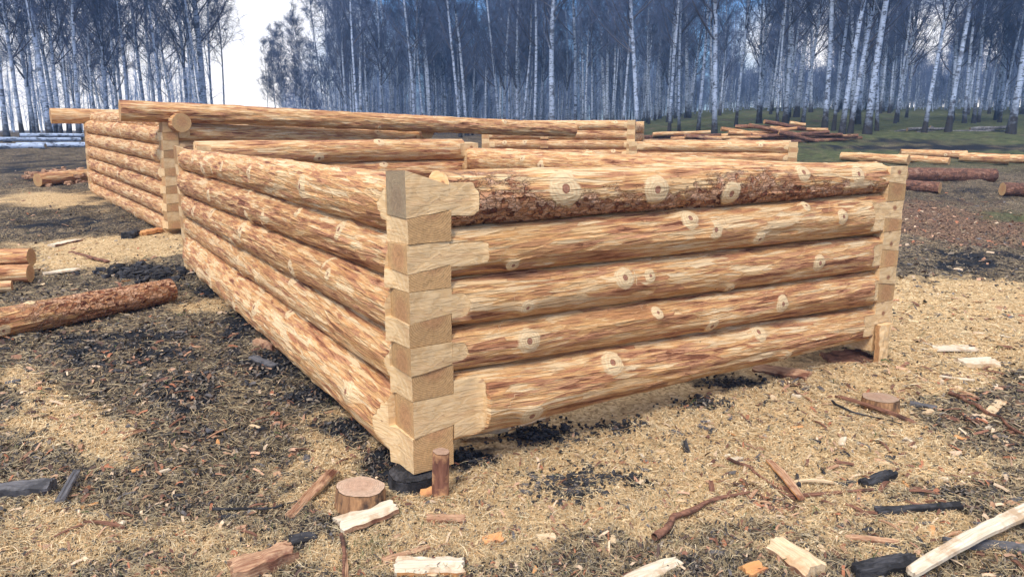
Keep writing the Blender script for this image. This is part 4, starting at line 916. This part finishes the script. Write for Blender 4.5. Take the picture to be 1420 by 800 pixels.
def tree_meshes(seed, Ht, r0, low, nl, dens=1., tw=.006):
    g = np.random.default_rng(seed); n = 22; t = np.linspace(0, 1, n)
    cur = np.stack([Ht * (.035 * np.sin(t * g.uniform(2, 4) + g.uniform(0, 6)) * t + g.normal(0, .02) * t), Ht * (.03 * np.sin(t * 3 + g.uniform(0, 6)) * t + g.normal(0, .02) * t), Ht * t], -1)
    cur[:, 2] -= .1
    rad = r0 * (1 - t) ** .8 * .95 + .012; rad = rad * (1 + .55 * np.exp(-t * Ht * 2.6))
    V, Q, ra = tubes(cur[None], rad[None], 10)
    at = lambda q: np.stack([np.interp(q, t, cur[:, i]) for i in range(3)], -1)
    # limbs
    q = low + (1 - low) * g.random(nl) ** .9 * .97; b = at(q); az = g.uniform(0, 6.28, nl); el = g.uniform(R(32), R(62), nl)
    ln = Ht * .20 * (1.12 - q) * g.uniform(.6, 1.2, nl) + .4; d = np.stack([np.cos(az) * np.cos(el), np.sin(az) * np.cos(el), np.sin(el)], -1)
    m = 6; tt = np.linspace(0, 1, m); P = b[:, None] + d[:, None] * (ln[:, None] * tt)[..., None]
    P[:, :, 2] += (ln[:, None] * .22 * tt ** 2 - ln[:, None] * .05 * np.sin(tt * 3)[None]); P += np.cumsum(g.normal(0, .035, P.shape), 1) * (tt > 0)[None, :, None]
    br = np.interp(q, t, rad) * .30
    Rl = br[:, None] * (1 - .8 * tt)[None] + .005
    V2, Q2, r2 = tubes(P, Rl, 5)
    # second order
    n2 = int(8 * dens); k1 = np.repeat(np.arange(nl), n2); f = g.uniform(.15, 1, len(k1)); fi = f * (m - 1); i0 = np.minimum(fi.astype(int), m - 2); fr_ = (fi - i0)[:, None]
    b2 = P[k1, i0] * (1 - fr_) + P[k1, i0 + 1] * fr_; d2 = unit(d[k1] + g.normal(0, .55, (len(k1), 3)) + [0, 0, .25]); l2 = ln[k1] * g.uniform(.25, .55, len(k1)) * (1.1 - f * .5)
    m2 = 4; t2 = np.linspace(0, 1, m2); P2 = b2[:, None] + d2[:, None] * (l2[:, None] * t2)[..., None] + np.cumsum(g.normal(0, .03, (len(k1), m2, 3)), 1) * (t2 > 0)[None, :, None]
    P2[:, :, 2] += -.12 * l2[:, None] * t2 ** 2
    V3, Q3, r3 = tubes(P2, (.011 * (1 - .6 * t2))[None].repeat(len(k1), 0), 4)
    # twigs
    n3 = int(8 * dens); k2 = np.repeat(np.arange(len(k1)), n3); f3 = g.uniform(.1, 1, len(k2)); fi = f3 * (m2 - 1); i0 = np.minimum(fi.astype(int), m2 - 2); fr_ = (fi - i0)[:, None]
    b3 = P2[k2, i0] * (1 - fr_) + P2[k2, i0 + 1] * fr_; d3 = unit(d2[k2] + g.normal(0, .75, (len(k2), 3)) + [0, 0, -.1]); l3 = g.uniform(.25, .75, len(k2))
    t3 = np.linspace(0, 1, 3); P3 = b3[:, None] + d3[:, None] * (l3[:, None] * t3)[..., None]; P3[:, :, 2] -= .3 * l3[:, None] * t3 ** 2
    V4, Q4, r4 = tubes(P3, (tw * (1 - .55 * t3))[None].repeat(len(k2), 0), 3)
    tr = npmesh('trunk', V, Q, [M['birch']], attrs={'rad': ('FLOAT', ra)})
    Qc = np.concatenate([Q2, Q3 + len(V2), Q4 + len(V2) + len(V3)]); Vc = np.concatenate([V2, V3, V4]); rc = np.concatenate([r2, r3, r4])
    mi = np.concatenate([np.zeros(len(Q2), int), np.ones(len(Q3) + len(Q4), int)])
    cr = npmesh('crown', Vc, Qc, [M['birch'], M['twig']], mi, {'rad': ('FLOAT', rc)})
    return tr, cr
PROT = [tree_meshes(900 + i, Ht, r0, low, nl, 1.25, .006) for i, (Ht, r0, low, nl) in enumerate([(15, .105, .22, 38), (16, .12, .26, 40), (14, .08, .25, 34), (15, .075, .3, 32), (13.5, .095, .16, 38), (17, .155, .22, 44), (12, .06, .2, 26)])]
def tree(px, Y, k, rot, s, label, group=None, tilt=(0, 0), wscale=1.):
    p = atY(px, 180, Y); z = float(gz(p[0], p[1])); tr, cr = PROT[k]
    o = empty('birch_tree', (p[0], p[1], z), (tilt[0], tilt[1], rot)); o.scale = (s * wscale, s * wscale, s)
    tag(o, label, 'tree', group)
    link('trunk', tr, o); link('crown', cr, o)
    return o
MAN = [(885, 31, 0, 3, 'white birch just right of the far frame'), (928, 34, 2, 1, None), (942, 36, 3, 0, None), (968, 35, 2, -2, None), (991, 31, 0, 2, 'white birch rising behind the left end of the pole heap'), (1020, 38, 3, 0, None),
       (1077, 40, 3, 1, 'slender white birch rising behind the middle of the pole heap'), (1112, 39, 0, 2, 'white birch rising behind the right part of the pole heap'), (1143, 33, 1, 1, 'dark-footed birch at the right end of the pole heap'), (1156, 34, 2, 2, None),
       (1168, 31, 1, 4, 'thick leaning white birch right of the pole heap'), (1179, 31.5, 0, 3, None), (1203, 31, 5, 3, 'stout birch with black foot, second clump right of the pole heap'), (1216, 33, 2, 5, None), (1282, 32.5, 0, 3, 'clean white birch left of the fallen brush'),
       (1315, 32.5, 1, 3, 'stout birch standing in the middle of the fallen brush'), (1402, 32, 5, 0, 'tall thick birch at the right edge of the picture'), (1050, 44, 2, 0, None), (1240, 42, 3, 1, None), (1355, 45, 0, 0, None), (1378, 48, 2, 0, None), (1440, 36, 1, 0, None), (1255, 52, 4, 0, None)]
grpB = 'birches of the wood'; labB = 'slim bare birch standing among many alike in the wood behind'
rs = random.Random(99); NT_ = 0
for (px, Y, k, tl, lab) in MAN:
    tree(px, Y, k, rs.uniform(0, 6.28), rs.uniform(.95, 1.1), lab or labB, None if lab else grpB, (0, R(tl)), .84); NT_ += 1
for px, Y, k in [(8, 30, 1), (30, 33, 0), (52, 34, 2), (68, 31, 5), (84, 34, 0), (97, 38, 2), (110, 33, 3), (150, 38, 0), (178, 36, 2), (205, 40, 1), (228, 37, 3), (262, 41, 0), (285, 39, 3), (296, 42, 2), (312, 44, 6), (498, 38, 3), (575, 44, 1), (-30, 32, 1), (-70, 34, 0), (-110, 33, 2)]:
    tree(px, Y, k, rs.uniform(0, 6.28), rs.uniform(.9, 1.1), 'dark slender birch standing in the left part of the wood', 'birches in the left part of the wood', (0, R(rs.uniform(-3, 3))), .8); NT_ += 1
while NT_ < 285:
    px = rs.uniform(-180, 1600); Y = 38 + 50 * rs.random() ** .75
    if 312 < px < 380: continue
    if px < 345:
        if rs.random() < .42 or Y > 66: continue
        lab, gr = 'dark slender birch standing in the left part of the wood', 'birches in the left part of the wood'
    elif px < 450:
        if rs.random() < .5: continue
        Y = rs.uniform(58, 85); lab, gr = 'thin birch on the right edge of the gap in the wood', 'birches beside the gap in the wood'
    else: lab, gr = labB, grpB
    if px > 860 and Y < 40: continue
    if any(a_ < px < b_ for a_, b_ in ((1010, 1058), (1108, 1152), (1246, 1312), (1352, 1392), (958, 985))) and rs.random() < .88: continue
    s = rs.uniform(.85, 1.15) * (.58 if 345 < px < 440 else 1)
    tree(px, Y, rs.randrange(7), rs.uniform(0, 6.28), s, lab, gr, (R(rs.uniform(-2.5, 2.5)), R(rs.uniform(-3, 3)))); NT_ += 1

for px, Y, k, sc_ in [(371, 62, 6, .62), (384, 66, 3, .6), (399, 60, 6, .7), (412, 64, 3, .66), (424, 60, 2, .7)]:
    tree(px, Y, k, px, sc_, 'thin birch on the right edge of the gap in the wood', 'birches beside the gap in the wood', (0, R(1)), .8)
# the far wood, one mass
def far_wood():
    g = np.random.default_rng(44); n = 4000
    px = g.uniform(-300, 1750, n); Y = 74 + 105 * g.random(n)
    keep = ~((px > 300) & (px < 392)) & ~((px < 345) & (g.random(n) < .82)) & ~((px < 480) & (px > 345) & (g.random(n) < .6))
    px, Y = px[keep], Y[keep]; n = len(px)
    x = (px - 710) / FPX * Y * math.cos(PITCH); z = gz(x, Y); H = g.uniform(7.5, 12.5, n) * np.where((px > 345) & (px < 480), .7, 1.05) * np.where(((px > 1240) & (px < 1305)) | ((px > 1105) & (px < 1150)) | ((px > 1350) & (px < 1385)) | ((px > 1015) & (px < 1055)) | ((px > 960) & (px < 983)), .5, 1)
    t = np.linspace(0, 1, 6); P = np.zeros((n, 6, 3)); ln = g.normal(0, .05, n)
    P[:, :, 0] = x[:, None] + ln[:, None] * H[:, None] * t + np.sin(t * 5 + g.random((n, 1)) * 6) * .15 * t; P[:, :, 1] = Y[:, None]; P[:, :, 2] = z[:, None] + H[:, None] * t
    Rr = g.uniform(.045, .10, n)[:, None] * (1 - .85 * t)[None] + .01
    V1, Q1, r1 = tubes(P, Rr, 6)
    nb = 32; k = np.repeat(np.arange(n), nb); f = .06 + .92 * g.random(len(k)) ** .85; fi = f * 5; i0 = np.minimum(fi.astype(int), 4); w_ = (fi - i0)[:, None]
    b = P[k, i0] * (1 - w_) + P[k, i0 + 1] * w_; az = g.uniform(0, 6.28, len(k)); el = g.uniform(.35, 1.15, len(k)); L = g.uniform(.6, 2.4, len(k)) * (1.1 - f * .6)
    d = np.stack([np.cos(az) * np.cos(el), np.sin(az) * np.cos(el), np.sin(el)], -1); t2 = np.linspace(0, 1, 3)
    B = b[:, None] + d[:, None] * (L[:, None] * t2)[..., None]; B += g.normal(0, .05, B.shape) * (t2 > 0)[None, :, None]
    V2, Q2, r2 = tubes(B, (.016 * (1 - .6 * t2))[None].repeat(len(k), 0), 3)
    n3 = 4; k3 = np.repeat(np.arange(len(k)), n3); f3 = g.random((len(k3), 1)); b3 = B[k3, 0] * (1 - f3) + B[k3, 2] * f3; d3 = unit(d[k3] + g.normal(0, .8, (len(k3), 3))); L3_ = g.uniform(.3, .9, len(k3))
    P3 = b3[:, None] + d3[:, None] * (L3_[:, None] * np.array([0, 1.]))[..., None]
    V3, Q3, r3 = tubes(P3, (np.array([.013, .006]))[None].repeat(len(k3), 0), 3)
    V = np.concatenate([V1, V2, V3]); Q = np.concatenate([Q1, Q2 + len(V1), Q3 + len(V1) + len(V2)]); mi = np.concatenate([np.zeros(len(Q1), int), np.ones(len(Q2) + len(Q3), int)])
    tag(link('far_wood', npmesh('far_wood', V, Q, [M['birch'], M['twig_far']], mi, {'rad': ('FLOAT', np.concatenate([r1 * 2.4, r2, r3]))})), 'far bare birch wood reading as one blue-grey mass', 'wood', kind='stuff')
far_wood()

# ------------------------------------------------------------------ air
def haze():
    x0, x1, y0, y1, z0, z1 = xs[0] - 2, xs[-1] + 2, ys[0] - 2, ys[-1] + 2, -1.6, 34
    V = [(x, y, z) for z in (z0, z1) for y in (y0, y1) for x in (x0, x1)]
    Q = [(0, 2, 3, 1), (4, 5, 7, 6), (0, 1, 5, 4), (2, 6, 7, 3), (0, 4, 6, 2), (1, 3, 7, 5)]
    m = bpy.data.materials.new('thin_haze'); m.use_nodes = True; t = m.node_tree; t.nodes.clear()
    o = t.nodes.new('ShaderNodeOutputMaterial'); v = t.nodes.new('ShaderNodeVolumePrincipled')
    v.inputs['Color'].default_value = (.22, .50, 1, 1); v.inputs['Density'].default_value = .0019; v.inputs['Anisotropy'].default_value = .2
    t.links.new(v.outputs[0], o.inputs['Volume'])
    tag(link('haze', npmesh('haze', V, Q, [m], smooth=False)), kind='stuff')
haze()
